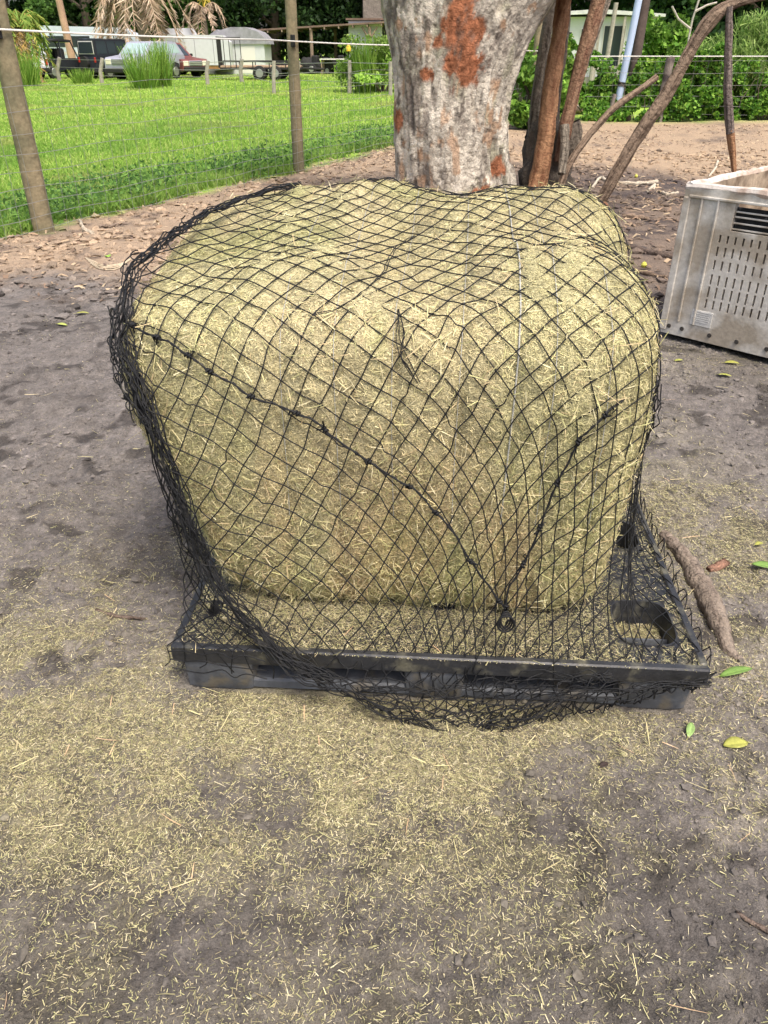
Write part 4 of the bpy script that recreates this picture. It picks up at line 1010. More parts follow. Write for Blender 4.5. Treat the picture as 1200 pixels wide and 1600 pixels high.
for k, z in enumerate((.06, .16, .27, .39, .52, .66, .81, .97, 1.14)):
    mb.tube([wt(-4.4+FL*1.305*i/60, z+.012*math.sin(i*1.3+k)+float(gz(0, 8))) for i in range(61)], .0024, 4)
v = -4.4
while v < FL:
    mb.tube([wt(v, .05), wt(v+.01, .6), wt(v-.01, 1.14)], .0019, 3, cap=False); v += .17
mb.build('wire_mesh', m_wire, fen)
mb = MB(); n = 40
mb.tube([wt(-4.4+(FL+4.4)*i/n, ZT1+(ZT2-ZT1)*(-4.4+(FL+4.4)*i/n)/4.27-.012*math.sin(math.pi*((i*.118) % 1))) for i in range(n+1)], .0085, 6); mb.build('top_wire', m_white, fen)

# ---------------------------------------------------------------- fence on the right, with vines
CY = 20.05; C0 = F0+FU*FL
vf = empty('vine_fence', (C0.x, CY, 0)); tag(vf, 'wire fence along the back of the dirt yard, overgrown with vines', 'fence')
ZW = at(1000, 88, CY).z
mb = MB()
for k, z in enumerate((.1, .25, .42, .6, .8, 1.0)): mb.tube([Vector((x_, 0, z*ZW*.93+.01*math.sin(x_*2+k))) for x_ in np.linspace(0, 16, 50)], .004, 4)
for v in np.arange(0, 16, .3): mb.tube([(v, 0, .05), (v, 0, ZW*.93)], .0025, 3, cap=False)
mb.build('wire_mesh', m_wire, vf)
mb = MB(); mb.tube([Vector((x_, -.05, ZW)) for x_ in np.linspace(0, 16, 20)], .011, 6); mb.build('top_wire', m_white, vf)
m_oldpost = mat('old_grey_post', (.20, .17, .15), .9, n=((8, .3), (50, .3)), bump=(40, .01), c2=((.05, .04, .04), 4, .58))
for px, ww, ztp in ((1036, .16, ZW*1.0), (958, .08, .55), (1250, .1, 1.4), (870, .1, 1.2)):
    x_ = at(px, 150, CY).x-C0.x; MB().tube([(x_, .02, -.1), (x_, .02, ztp*.5), (x_+.04, .02, ztp)], [ww*.5, ww*.55, ww*.6], 12).build('post', m_oldpost, vf, True)

m_fol = mat('foliage', attr='col', rough=.6, spec=.25, trans=.35)
m_trk = mat('far_trunk', (.12, .095, .07), .95, n=(4, .3), bump=(8, .03))
def leafcloud(name, P, size, cols, m=None, parent=None, up=.3, asp=.6):
    n = len(P); Nn = runit(n)+np.array([0, -.25, up]); Nn /= np.linalg.norm(Nn, axis=1, keepdims=True)
    D_ = np.cross(Nn, runit(n)); D_ /= np.linalg.norm(D_, axis=1, keepdims=True)
    ln = size*rng.uniform(.6, 1.3, n); S = np.cross(D_, Nn)
    h = (ln/2)[:, None]; w_ = (ln*asp/2)[:, None]
    V = np.stack([P-D_*h, P+S*w_-D_*h*.2, P+D_*h, P-S*w_-D_*h*.2], 1).reshape(-1, 3)
    return npmesh(name, V, np.arange(4*n).reshape(n, 4), m or m_fol, parent, np.repeat(cols, 4, 0))
def blobs(n, cs, rs, shell=.55):
    """points in clumps; cs (k,3) centres, rs (k,3) radii"""
    k = rng.integers(0, len(cs), n); d = runit(n)*rng.uniform(shell, 1, (n, 1))**.7*(1+.25*fbm(rng.uniform(0, 50, n), 0, 0, 1, 2))[:, None]
    return np.asarray(cs)[k]+d*np.asarray(rs)[k], k
# vines on the fence: a hedge of heart shaped leaves
VG = [(.07, .19, .02), (.12, .28, .03), (.18, .36, .045), (.045, .12, .015), (.26, .43, .07)]
x0v, x1v = .1, 6.9
n = 46000; vx = rng.uniform(x0v, x1v, n)
hmax = .95+.35*fbm(vx*.7, 0, 0, 401, 3)+.3*np.maximum(fbm(vx*5, 0, 0, 412, 3), 0)-.40*np.exp(-((vx+C0.x-at(982, 110, 20).x)/.30)**2)+.55*np.exp(-((vx+C0.x-at(915, 90, 20).x)/.9)**2)+.35*np.exp(-((vx+C0.x-at(1100, 90, 20).x)/2)**2)
vz = rng.uniform(0, 1, n)**.8*hmax; dep = .30+.16*fbm(vx*2.2, vz*2.2, 0, 402, 3); vy = .12+dep*1.2-rng.uniform(0, .3, n)**1.0-.35*(1-vz/hmax)
keep = fbm(vx*3, vz*3.2, vy*3, 403, 3) > -.10; vx, vy, vz = vx[keep], vy[keep], vz[keep]; n = len(vx)
cc = mixc(pick(VG, n), (.36, .46, .06), .7*sstep(.2, .5, fbm(vx*1.1, vz*1.6, 0, 404, 3)))
vin = empty('fence_vines', (C0.x, CY, 0)); tag(vin, 'dense green leafy vines covering the wire fence behind the dirt yard', 'vines')
leafcloud('leaves', np.stack([vx, vy, vz], 1), .085, cc, None, vin, .3, .9)['kind'] = 'stuff'
mb = MB()
for k in range(26):
    x_ = rng.uniform(.2, 6.8); ps = [Vector((x_, .1, 0))]
    for q in range(5): ps.append(ps[-1]+Vector((rng.normal(0, .15), rng.normal(0, .04), .22)))
    mb.tube(ps, [.014, .012, .01, .008, .006, .004], 5)
mb.build('stems', m_trk, vin)
# feathery shrubs
def feathery(px, Yd, H, Wd, label, n=16000, cols=((.18, .30, .06), (.25, .38, .09), (.11, .20, .04), (.33, .44, .14)), name='feathery_shrub', group='feathery shrubs behind the vine fence'):
    b = at(px, 150, Yd); t = empty(name, (b.x, Yd, 0)); tag(t, label, 'shrub', group)
    m = MB(); Ps = []; Ds = []
    for k in range(34):
        a = rng.uniform(0, 6.28); rr = rng.uniform(0, 1)**.6*Wd; h = H*rng.uniform(.55, 1)*(1-.35*rr/Wd); tip = Vector((math.cos(a)*rr, math.sin(a)*rr*.7, h)); mid = Vector((tip.x*.35, tip.y*.35, h*.55))
        ps = catmull(np.array([(tip.x*.1, tip.y*.1, 0), mid, tip]), 6); m.tube([Vector(p) for p in ps], np.linspace(.02, .004, len(ps)), 4)
        q = rng.uniform(.15, 1, n//34); idx_ = q*(len(ps)-1); i0 = np.minimum(idx_.astype(int), len(ps)-2); f = (idx_-i0)[:, None]; pt = ps[i0]*(1-f)+ps[i0+1]*f
        Ps.append(pt+rng.normal(0, .11, pt.shape)*[1, 1, .8]); Ds.append(np.stack([rng.normal(0, .6, len(pt)), rng.normal(0, .6, len(pt)), rng.uniform(.2, 1.4, len(pt))], 1))
    m.build('stems', m_trk, t)
    P_, D_ = np.vstack(Ps), np.vstack(Ds); N_ = runit(len(P_)); D_ /= np.linalg.norm(D_, axis=1, keepdims=True); N_ = np.cross(D_, N_)
    blades('leaves', P_, D_, N_, rng.uniform(.12, .30, len(P_)), rng.uniform(.012, .03, len(P_)), pick(cols, len(P_)), m_fol, t, 0)['kind'] = 'stuff'
    return t
feathery(1175, 21.2, 2.5, 1.3, 'tall pale feathery shrub above the fence at the right edge')
feathery(1115, 20.9, 2.0, 1.0, 'feathery shrub with fine upright leaves behind the leaning limb')
feathery(1235, 21.3, 2.9, 1.4, 'tallest feathery shrub, cut by the right edge')
feathery(1070, 21.6, 1.7, .8, 'smaller feathery shrub behind the old grey fence post', 6000)
def leafy_bush(px, Yd, H, Wd, label, cols, n=7000, sz=.14, name='leafy_bush', group=None, z0=0):
    b = at(px, 150, Yd); t = empty(name, (b.x, Yd, 0)); tag(t, label, 'bush', group)
    k = 26; cs = np.stack([rng.normal(0, .42*Wd, k), rng.normal(0, .3*Wd, k), rng.uniform(.12, .85, k)*H], 1); cs[:, :2] *= (1.15-.55*cs[:, 2:3]/H)
    rs = np.stack([rng.uniform(.16, .34, k)*Wd]*2+[rng.uniform(.10, .2, k)*H], 1)
    P_, kk = blobs(n, cs, rs, .3); P_[:, 2] = np.maximum(P_[:, 2], .02)
    leafcloud('leaves', P_, sz, pick(cols, n)*(1+.25*rng.normal(size=k))[kk][:, None].clip(.6, 1.5), None, t)['kind'] = 'stuff'
    m = MB()
    for q in range(7): c = cs[rng.integers(0, k)]; m.tube([(c[0]*.1, c[1]*.1, 0), (c[0]*.5, c[1]*.5, c[2]*.6), tuple(c)], [.05, .035, .012], 6)
    m.build('stems', m_trk, t); return t
BG = ((.10, .22, .03), (.16, .30, .04), (.24, .40, .07), (.07, .15, .02))
leafy_bush(1020, 25, 2.4, 1.1, 'light green leafy sapling right of the brown pole', BG, 5000, .16)
leafy_bush(1050, 26.5, 2.2, 1.0, 'loose sapling with pale leaves between pole and feathery shrubs', ((.2, .36, .06), (.28, .42, .09)), 3500, .15)
leafy_bush(845, 17.5, 1.5, .9, 'low bright bush glimpsed between the big trunk and the stems', BG, 5000, .12)
leafy_bush(822, 24, 2.0, 1.4, 'bright green bush between the big trunk and the grey stem', ((.2, .38, .05), (.3, .46, .07), (.12, .24, .03)), 5000, .16)

# ---------------------------------------------------------------- pasture grass
def grass_pts(n, ymax):
    y = 6*(ymax/6)**rng.uniform(0, 1, n); half = y*.62+1; x = rng.uniform(-1, 1, n)*half
    s = fence_s(x, y); k = (s > .12+.25*fbm(x*2.5, y*2.5, 0, 405, 2)) & (y < 56); k &= ~((y > 21) & (x > 6.5))
    return x[k], y[k]
x, y = grass_pts(420000, 55); n = len(x)
d = np.hypot(x, y); h = (.09+.05*rng.uniform(0, 1, n)+.10*np.exp(-np.maximum(fence_s(x, y), 0)/1.2))*(1+.35*fbm(x*.8, y*.8, 0, 406, 3))
h *= .62; D_ = np.stack([rng.normal(0, .45, n), rng.normal(0, .45, n), np.ones(n)], 1); D_ /= np.linalg.norm(D_, axis=1, keepdims=True)
Nn = np.cross(D_, runit(n)); Nn /= np.linalg.norm(Nn, axis=1, keepdims=True)
gcx = mixc(pick([(.26, .42, .07), (.32, .48, .09), (.37, .51, .11), (.20, .34, .06), (.44, .50, .17)], n, .10), (.42, .50, .13), .5*sstep(-.1, .5, fbm(x*.25, y*.25, 0, 407, 3)))
gcx = mixc(gcx, (.13, .27, .05), .5*np.exp(-np.maximum(fence_s(x, y), 0)/2.2)); gcx = mixc(gcx, (.40, .36, .16), .5*sstep(.25, .5, fbm(x*.6, y*.6, 0, 410, 3))); gcx = mixc(gcx, (.14, .28, .05), .5*sstep(.1, .4, fbm(x*.9+9, y*.5, 0, 411, 3)))
m_grass = mat('grass_blades', attr='col', rough=.6, spec=.2, trans=.4)
tag(blades('pasture_grass', np.stack([x, y, gz(x, y)+h*.45], 1), D_, Nn, h, (.0045+.0007*d)*rng.uniform(.7, 1.3, n), gcx, m_grass, None, rng.uniform(-.2, .2, n)), 'bright green grass covering the pasture beyond the fence', 'grass', kind='stuff')
# broad weeds along the fence foot
t_ = rng.uniform(-5, 11, 30000); s_ = .05+np.abs(rng.normal(0, .95, 30000)); x = F0.x+FU.x*t_-FU.y*s_; y = F0.y+FU.y*t_+FU.x*s_
k = fbm(x*1.7, y*1.7, 0, 408, 3) > -.1; x, y = x[k], y[k]; n = len(x); z = rng.uniform(.02, .38, n)*(1+.8*fbm(x*1.2, y*1.2, 0, 409, 2))*np.exp(-s_[k]*.6)
tag(leafcloud('weeds', np.stack([x, y, z], 1), .055, pick([(.10, .21, .05), (.15, .29, .06), (.21, .37, .08), (.07, .15, .04)], n), m_grass, None, .8, .45), 'broad leafed weeds thick along the foot of the pasture fence', 'weeds', kind='stuff')
def clump(px, py, Yd, H, Wd, label, n=420, cols=((.16, .30, .05), (.25, .40, .07), (.33, .46, .10), (.12, .22, .03))):
    b = G(px, py); b = at(px, 130, Yd); t = np.array([b.x, Yd, 0]); a = rng.uniform(0, 6.28, n); r = rng.uniform(0, 1, n)**.6*Wd*.5
    D_ = np.stack([np.cos(a)*r/Wd*.7+rng.normal(0, .12, n), np.sin(a)*r/Wd*.7+rng.normal(0, .12, n), np.ones(n)], 1); D_ /= np.linalg.norm(D_, axis=1, keepdims=True)
    h = H*rng.uniform(.35, 1, n); P_ = np.stack([np.cos(a)*r, np.sin(a)*r, h*.48], 1); Nn = np.cross(D_, runit(n)); Nn /= np.linalg.norm(Nn, axis=1, keepdims=True)
    o = blades('tall_grass_clump', P_, D_, Nn, h, rng.uniform(.016, .032, n), pick(cols, n), m_grass, None, rng.uniform(-.15, .15, n)); o.location = t
    return tag(o, label, 'grass clump', 'tall grass clumps at the far pasture fence')
clump(226, 135, 36, 1.7, 1.3, 'tall green grass clump in front of the silver vehicle')
clump(256, 135, 37, 1.9, .8, 'narrow tall grass clump in front of the maroon car')
clump(46, 130, 38, 1.6, 1.0, 'tall weedy clump under the green palm at far left', 350)
clump(130, 125, 41, .7, 1.0, 'low grass tuft in front of the black hardtop')
clump(572, 135, 33, 1.9, 1.0, 'tall narrow grass clump left of the light green bush', 900)
leafy_bush(598, 33, 2.0, 1.9, 'light green bush beside the left edge of the big trunk', ((.22, .36, .06), (.32, .46, .10), (.15, .27, .04)), 6000, .13)

# ---------------------------------------------------------------- far pasture fence
m_gp = mat('grey_post', (.30, .27, .24), .9, n=(10, .25))
ff = empty('far_fence', (0, 40, 0)); tag(ff, 'low grey post and wire fence crossing the far end of the pasture', 'fence')
fpx = [(40, 129, 88), (93, 128, 90), (160, 132, 91), (247, 133, 93), (325, 133, 95), (378, 129, 92), (428, 147, 95), (467, 140, 96), (546, 146, 94), (610, 150, 96)]
tops = []
for x_, yb, yt in fpx:
    b = G(x_, yb); top = at(x_, yt, b.y); r = 3.2/F*(b.y*cp+CH*sp)
    MB().tube([(b.x, b.y-40, -.1), (b.x+rng.normal(0, .03), b.y-40, top.z*.5), (top.x, b.y-40, top.z)], [r, r*.95, r*.9], 8).build('post', m_gp, ff, True); tops.append(Vector((top.x, b.y-40, top.z*.93)))
mb = MB()
for f in (1, .66, .36):
    mb.tube([Vector((p.x, p.y-.05, p.z*f)) for p in tops], .010, 4)
mb.build('wire', m_wire, ff)

# ---------------------------------------------------------------- vehicles
m_gls = mat('dark_glass', (.03, .04, .045), .12, spec=.6); m_gll = mat('bright_glass', (.32, .42, .42), .15, spec=.6); m_tyre = mat('tyre', (.02, .02, .021), .85, n=(30, .3)); m_rim = mat('wheel_rim', (.35, .35, .36), .35, metal=.7, n=(30, .1))
m_chr = mat('chrome', (.55, .55, .58), .25, metal=.6); m_lmp = mat('lamp_glass', (.70, .66, .52), .2, spec=.6); m_red = mat('tail_lamp', (.40, .03, .02), .3); m_chs = mat('chassis', (.02, .02, .02), .8, n=(20, .3)); m_plate = mat('plate_white', (.6, .58, .55), .6)
def wheel(par, x, y, r=.38, w_=.24):
    o = MB().tube([(x, y-w_/2, r), (x, y-w_*.4, r), (x, y+w_*.4, r), (x, y+w_/2, r)], [r*.9, r, r, r*.9], 22).build('wheel', m_tyre, par, True)
    sgn = 1 if y > 0 else -1
    MB().tube([(x, y+sgn*w_*.42, r), (x, y+sgn*(w_/2+.012), r)], [r*.62, r*.55], 16).build('rim', m_rim, o, True)
def panel(par, name, m, quad, n_out=.012):
    q = [Vector(v) for v in quad]; nn = (q[1]-q[0]).cross(q[2]-q[0]).normalized()*n_out
    MB().add([v-nn for v in q]+[v+nn for v in q], [(0, 1, 2, 3), (7, 6, 5, 4), (0, 4, 5, 1), (1, 5, 6, 2), (2, 6, 7, 3), (3, 7, 4, 0)]).build(name, m, par)
def car(name, label, loc, rz, paint, L=4.6, W=1.85, H=1.75, hood=1.25, hoodz=1.02, boxy=False, ws=.55, rear=.15, lamps=True, glass=m_gls, side_glass=None):
    """local +x is the nose"""
    t = empty(name, loc, rz); tag(t, label, 'car'); hx = L/2; sill = .42; bz = hoodz
    low = [(-hx, sill), (-hx+.05, bz-.05), (-hx+.1, bz+.03), (hx-hood, bz+.03), (hx-.12, bz-.08), (hx, bz-.22), (hx, sill-.02), (hx-.55, sill-.02), (hx-.62, .72), (hx-.98, .82), (hx-1.34, .72), (hx-1.42, sill), (-hx+1.36, sill), (-hx+1.28, .72), (-hx+.94, .82), (-hx+.58, .72), (-hx+.5, sill)]
    mb = MB().prism(low, -W/2, W/2); mb.build('body', paint, t, True)
    r0, r1 = -hx+.08+rear, hx-hood-ws; b0, b1 = -hx+.06, hx-hood+.05; wt_, wb = W/2-.16 if not boxy else W/2-.08, W/2-.03
    z0, z1 = bz+.02, H
    vs = [(b0, -wb, z0), (b1, -wb, z0), (b1, wb, z0), (b0, wb, z0), (r0, -wt_, z1-.05), (r1, -wt_, z1-.05), (r1, wt_, z1-.05), (r0, wt_, z1-.05), (r0+.15, -wt_+.12, z1), (r1-.2, -wt_+.12, z1), (r1-.2, wt_-.12, z1), (r0+.15, wt_-.12, z1)]
    fs = [(0, 1, 5, 4), (1, 2, 6, 5), (2, 3, 7, 6), (3, 0, 4, 7), (4, 5, 9, 8), (5, 6, 10, 9), (6, 7, 11, 10), (7, 4, 8, 11), (8, 9, 10, 11), (0, 3, 2, 1)]
    MB().add(vs, fs).build('cabin', paint, t, True)
    def lerp3(a, b, f): return tuple(a[k]+(b[k]-a[k])*f for k in range(3))
    def win(ia, ib, ic, id_, u0, u1, w0, w1, m, nm):
        A, B, Cc, Dd = vs[ia], vs[ib], vs[ic], vs[id_]
        f = lambda u, w_: lerp3(lerp3(A, B, u), lerp3(Dd, Cc, u), w_)
        panel(t, nm, m, [f(u0, w0), f(u1, w0), f(u1, w1), f(u0, w1)])
    win(1, 2, 6, 5, .08, .92, .10, .92, glass, 'windscreen'); win(3, 0, 4, 7, .1, .9, .2, .9, m_gls, 'rear_window')
    for (a, b, c, d_) in ((0, 1, 5, 4), (2, 3, 7, 6)):
        for u0, u1 in ((.05, .34), (.38, .62), (.66, .93)): win(a, b, c, d_, u0, u1, .14, .88, side_glass or m_gls, 'side_window')
    for x_ in (hx-.98, -hx+.94):
        for s in (-1, 1): wheel(t, x_, s*(W/2-.1))
    if lamps:
        for s in (-1, 1):
            MB().box(hx-.01, s*(W/2-.24), bz-.27, .06, .34, .24, bev=.02).build('headlight', m_lmp, t); MB().box(-hx+.01, s*(W/2-.12), bz-.2, .05, .16, .3, bev=.02).build('tail_light', m_red, t)
        g = MB().box(hx+.005, 0, bz-.27, .05, .92, .26, bev=.02).build('grille', m_chr, t)
        for k in range(3): MB().box(hx+.035, 0, bz-.35+.08*k, .012, .86, .02).build('slat', m_chs, g)
    MB().box(hx+.03, 0, sill+.04, .16, W-.1, .22, bev=.04).build('bumper', m_chs, t, True); MB().box(-hx-.03, 0, sill+.05, .16, W-.1, .2, bev=.04).build('bumper', m_chs, t, True)
    for s in (-1, 1): MB().box(hx-hood-.15, s*(W/2+.08), bz+.12, .1, .16, .14, bev=.03).build('mirror', m_chs, t)
    return t
p_blk = mat('black_paint', (.022, .024, .03), .3, coat=.4, n=(6, .2)); p_slv = mat('silver_paint', (.36, .37, .44), .35, metal=.2, n=(6, .1)); p_mar = mat('maroon_paint', (.16, .055, .05), .4, n=(6, .2)); p_wht = mat('white_paint', (.50, .51, .53), .5, n=(4, .06)); p_blue = mat('pale_silver', (.52, .58, .66), .4, n=(4, .05))
def atg(px, Yd): v = at(px, 120, Yd); return (v.x, Yd, 0)
VY = 50.
car('hardtop_offroader', 'black boxy off road car with hard top, seen from its rear corner', atg(178, VY-1), R(56), p_blk, L=3.9, W=1.85, H=2.3, hood=1.1, hoodz=1.3, boxy=True, ws=.2, rear=.02)
MOFF = bpy.data.objects['hardtop_offroader']; MOFF.scale = (.82,)*3
MB().tube([(-1.96, .1, .95), (-2.15, .1, .95)], [.36, .36], 18).build('spare_wheel', m_tyre, MOFF, True)
panel(MOFF, 'rear_window_frame', m_plate, [(-1.90, -.76, 1.42), (-1.90, .76, 1.42), (-1.88, .72, 2.16), (-1.88, -.72, 2.16)], .006)
panel(MOFF, 'rear_pane', m_gls, [(-1.92, -.70, 1.47), (-1.92, .70, 1.47), (-1.90, .66, 2.10), (-1.90, -.66, 2.10)], .012)
# the stripped off roader: open frame
wk = empty('stripped_offroader', atg(100, VY-1.5), R(56)); wk.scale = (.85,)*3; tag(wk, 'stripped black off road car with bare roll cage, left of the hardtop', 'car')
MB().prism([(-1.9, .5), (-1.9, 1.15), (.5, 1.15), (1.9, 1.1), (1.95, .55)], -.85, .85).build('body', p_blk, wk, True)
cg = MB()
for s in (-.78, .78):
    cg.tube([(-1.8, s, 1.1), (-1.75, s, 2.0), (-.5, s, 2.12), (.35, s, 2.05), (.75, s, 1.15)], .05, 6); cg.tube([(-.5, s, 1.1), (-.5, s, 2.12)], .05, 6)
for x_, z in ((-1.75, 2.0), (-.5, 2.12), (.35, 2.05)): cg.tube([(x_, -.78, z), (x_, .78, z)], .05, 6)
cg.build('roll_cage', p_blk, wk, True)
MB().prism([(-1.85, 2.03), (-.5, 2.2), (.4, 2.14), (.4, 2.08), (-.5, 2.12), (-1.85, 1.96)], -.83, .83).build('soft_top', m_chs, wk)
for s in (-.4, .4): MB().box(-.3, s, 1.35, .5, .45, .7, bev=.08).build('car_seat', m_chs, wk, True)
MB().box(-1.6, -.2, 1.35, .5, .9, .25, bev=.05).build('white_bundle', p_wht, wk, True); MB().box(-1.95, .5, 1.0, .1, .3, .3).build('tail_light', m_red, wk)
for x_ in (-1.25, 1.2):
    for s in (-.8, .8): wheel(wk, x_, s, .42, .28)
car('silver_suv', 'dusty silver car facing the pasture with pale chrome grille and headlights', atg(232, 47), R(-114), p_slv, L=4.3, W=1.85, H=1.75, hood=1.15, hoodz=1.12, ws=.6, rear=.4, glass=m_gll, side_glass=m_gll)
car('maroon_car', 'dull maroon car with its hood to the right behind the tall grass', atg(268, 50), R(-38), p_mar, L=4.4, W=1.8, H=1.72, hood=1.3, hoodz=1.0, ws=.7, rear=.5)
# long pale van behind the black cars
vn = empty('pale_van', atg(120, 58), R(4)); tag(vn, 'long pale silver van whose roof shows behind the black off roaders', 'van')
MB().prism([(-5.2, .5), (-5.2, 2.3), (-4.6, 2.72), (3.6, 2.55), (4.9, 1.9), (5.3, 1.3), (5.3, .5)], -1, 1).build('body', p_blue, vn, True)
for k in range(4): panel(vn, 'side_window', m_gls, [(-4.6+1.6*k, -1.0, 1.5), (-3.3+1.6*k, -1.0, 1.5), (-3.3+1.6*k, -1.0, 2.1), (-4.6+1.6*k, -1.0, 2.1)], .015)
panel(vn, 'side_stripe', m_plate, [(-5.1, -1.0, 1.1), (5, -1.0, 1.1), (5, -1.0, 1.25), (-5.1, -1.0, 1.25)], .012)
for x_ in (-3.4, 3.4):
    for s in (-.9, .9): wheel(vn, x_, s, .4)
car('white_pickup', 'white vehicle half hidden behind the nearest fence post at far left', atg(8, 47), R(150), p_wht, L=5, W=1.85, H=1.8, hood=1.3)
# trailers and sheds
tk = empty('white_trailer', atg(318, 55), R(4)); tag(tk, 'white rounded box trailer parked right of the maroon car', 'trailer')
MB().prism([(-2.0, .55), (-2.0, 1.9), (-1.7, 2.15), (1.5, 2.1), (1.9, 1.75), (1.9, .55)], -1, 1).build('body', p_wht, tk, True)
MB().box(0, 0, .45, 3.8, 1.9, .18).build('underframe', mat('rust', (.30, .16, .07), .9, n=(6, .3)), tk)
for s in (-.9, .9): wheel(tk, -.3, s, .34)
for x_ in (-1.3, -.2, .9): MB().box(x_, -1.005, 1.3, .03, .03, 1.4).build('seam', m_chr, tk)
tk = empty('small_white_trailer', atg(287, 56), R(10)); tag(tk, 'small white camper corner above the maroon car hood', 'trailer')
MB().prism([(-1.1, .6), (-1.1, 2.1), (-.9, 2.45), (.9, 2.5), (1.1, 2.2), (1.1, .6)], -.9, .9).build('body', p_wht, tk, True)
panel(tk, 'window', m_gls, [(-.5, -.9, 1.5), (.4, -.9, 1.5), (.4, -.9, 2.0), (-.5, -.9, 2.0)], .012)
for s in (-.8, .8): wheel(tk, 0, s, .34)
sh = empty('garden_shed', atg(383, 57), R(-3)); tag(sh, 'white shed with a rounded grey roof beyond the flatbed trailer', 'shed')
MB().box(0, 0, .85, 3.2, 2.4, 1.7, bev=.02).build('wall', p_wht, sh)
MB().prism([(-1.75, 1.65), (-1.7, 1.95), (-1.2, 2.35), (-.4, 2.55), (.5, 2.55), (1.3, 2.3), (1.75, 1.9), (1.8, 1.65)], -1.3, 1.3).build('roof', mat('grey_roof', (.24, .24, .26), .8, n=(3, .25)), sh, True)
panel(sh, 'door', m_plate, [(.1, -1.2, .1), (1.0, -1.2, .1), (1.0, -1.2, 1.55), (.1, -1.2, 1.55)], .015)
sh = empty('pale_shed', atg(350, 58), 0); tag(sh, 'narrow pale grey shed between the white trailer and the rounded shed', 'shed')
MB().box(0, 0, .95, 1.7, 1.8, 1.9).build('wall', mat('pale_grey', (.42, .43, .46), .7, n=(3, .1)), sh); MB().prism([(-.95, 1.9), (0, 2.45), (.95, 1.9)], -1, 1).build('roof', MATS['grey_roof'], sh)
fb = empty('flatbed_trailer', atg(405, 46.5), R(4)); tag(fb, 'black flatbed trailer with its tall ramp gate standing up', 'trailer')
MB().box(.2, 0, .62, 4.2, 1.8, .1).build('bed', mat('plank', (.36, .25, .17), .9, n=(8, .3)), fb)
rl = MB()
for s in (-.9, .9):
    rl.box(.2, s, .86, 4.2, .06, .06); rl.box(.2, s, .55, 4.2, .06, .1)
    for k in range(6): rl.box(-1.9+.84*k, s, .72, .05, .05, .3)
rl.build('side_rail', m_chs, fb)
gt = MB()
for k in range(6): gt.box(-1.95, -.85+.34*k, 1.25, .04, .05, 1.35)
gt.box(-1.95, 0, 1.92, .05, 1.8, .06); gt.box(-1.95, 0, .62, .05, 1.8, .06)
for k in range(5): gt.box(-1.9+.28*k, -.9, 1.25, .035, .04, 1.3)
gt.box(-1.35, -.9, 1.9, 1.2, .04, .05)
gt.build('ramp_gate', m_chs, fb)
for x_ in (.1, .9):
    for s in (-1., 1.): wheel(fb, x_, s, .34)
MB().tube([(2.2, -.4, .55), (3.4, 0, .5)], .05, 6).build('drawbar', m_chs, fb)
dr = empty('black_drum', atg(447, 47), 0); tag(dr, 'round black drum lying at the end of the flatbed trailer', 'drum')
MB().tube([(-.30, -.5, .42), (-.30, .5, .42)], [.42, .42], 20).build('drum_shell', m_tyre, dr, True); MB().tube([(-.30, -.51, .42), (-.30, -.54, .42)], [.2, .2], 14).build('cap', m_chs, dr, True)
# carport with junk
cpt = empty('carport', atg(520, 60), R(-2)); tag(cpt, 'old open carport with thin rusty roof and wooden posts under the dark trees', 'carport')
m_wd = mat('old_timber', (.22, .165, .12), .9, n=(5, .3)); m_rr = mat('rusty_roof', (.16, .11, .085), .9, n=(3, .35))
MB().prism([(-5.5, 2.35), (4.2, 2.85), (4.2, 2.95), (-5.5, 2.45)], -1.6, 3.2).build('roof', m_rr, cpt)
for k in range(11): MB().box(-4.9+.92*k, 0, 2.30+.047*k, .08, 3.4, .12).build('rafter', m_wd, cpt)
for x_, y_ in ((-4.9, -1.4), (-1.2, -1.4), (2.6, -1.4), (-4.9, 2.8), (0, 2.8), (4, 2.8)):
    p_ = MB().tube([(x_, y_, 0), (x_, y_, 2.55+.03*x_)], .11, 8).build('post', m_wd, cpt)
bc = MB()
for s in (-1, 1): bc.tube([(2.6, -1.4, 1.9), (2.6+.5*s, -1.4, 2.62)], .06, 6)
bc.build('brace', m_wd, cpt)
def junk(px, Yd, kind, label, sc=1.):
    t = empty({'mower': 'ride_on_mower', 'crate': 'stacked_crates', 'barrow': 'wheelbarrow', 'table': 'work_bench', 'tarp': 'tarp_bundle'}[kind], atg(px, Yd), rng.uniform(-.4, .4)); tag(t, label, kind if kind != 'tarp' else 'tarp')
    if kind == 'mower':
        MB().prism([(-.8, .3), (-.8, .6), (-.2, .65), (0, .45), (.2, .5), (.25, .95), (.85, .85), (.9, .35)], -.35, .35).build('body', m_chs, t, True); MB().box(-.4, 0, .8, .4, .45, .5, bev=.06).build('seat', m_chs, t)
        for x_, r in ((-.5, .3), (.6, .22)):
            for s in (-.42, .42): wheel(t, x_, s, r, .2)
        MB().tube([(.1, 0, .9), (-.1, 0, 1.15)], .03, 6).build('steering_column', m_chs, t)
    elif kind == 'crate':
        for k in range(3): MB().box(rng.normal(0, .04), 0, .2+.38*k, .8, .6, .34, bev=.02).build('crate', [m_wd, m_plate, m_rr][k], t)
    elif kind == 'table':
        MB().box(0, 0, .85, 2.2, .8, .06).build('top', m_plate, t)
        for a in (-1, 1):
            for b in (-.3, .3): MB().box(a, b, .41, .07, .07, .82).build('leg', m_wd, t)
    else:
        ps = cube_dirs(8); d_ = ps[0]/np.linalg.norm(ps[0], axis=1, keepdims=True); V = d_*[.7, .5, .5]*(1+.25*fbm(d_[:, 0]*2, d_[:, 1]*2, d_[:, 2]*2, int(px), 2))[:, None]+[0, 0, .45]
        npmesh('cover', V*sc, ps[1], p_wht if px % 2 else m_chs, t, None, True)
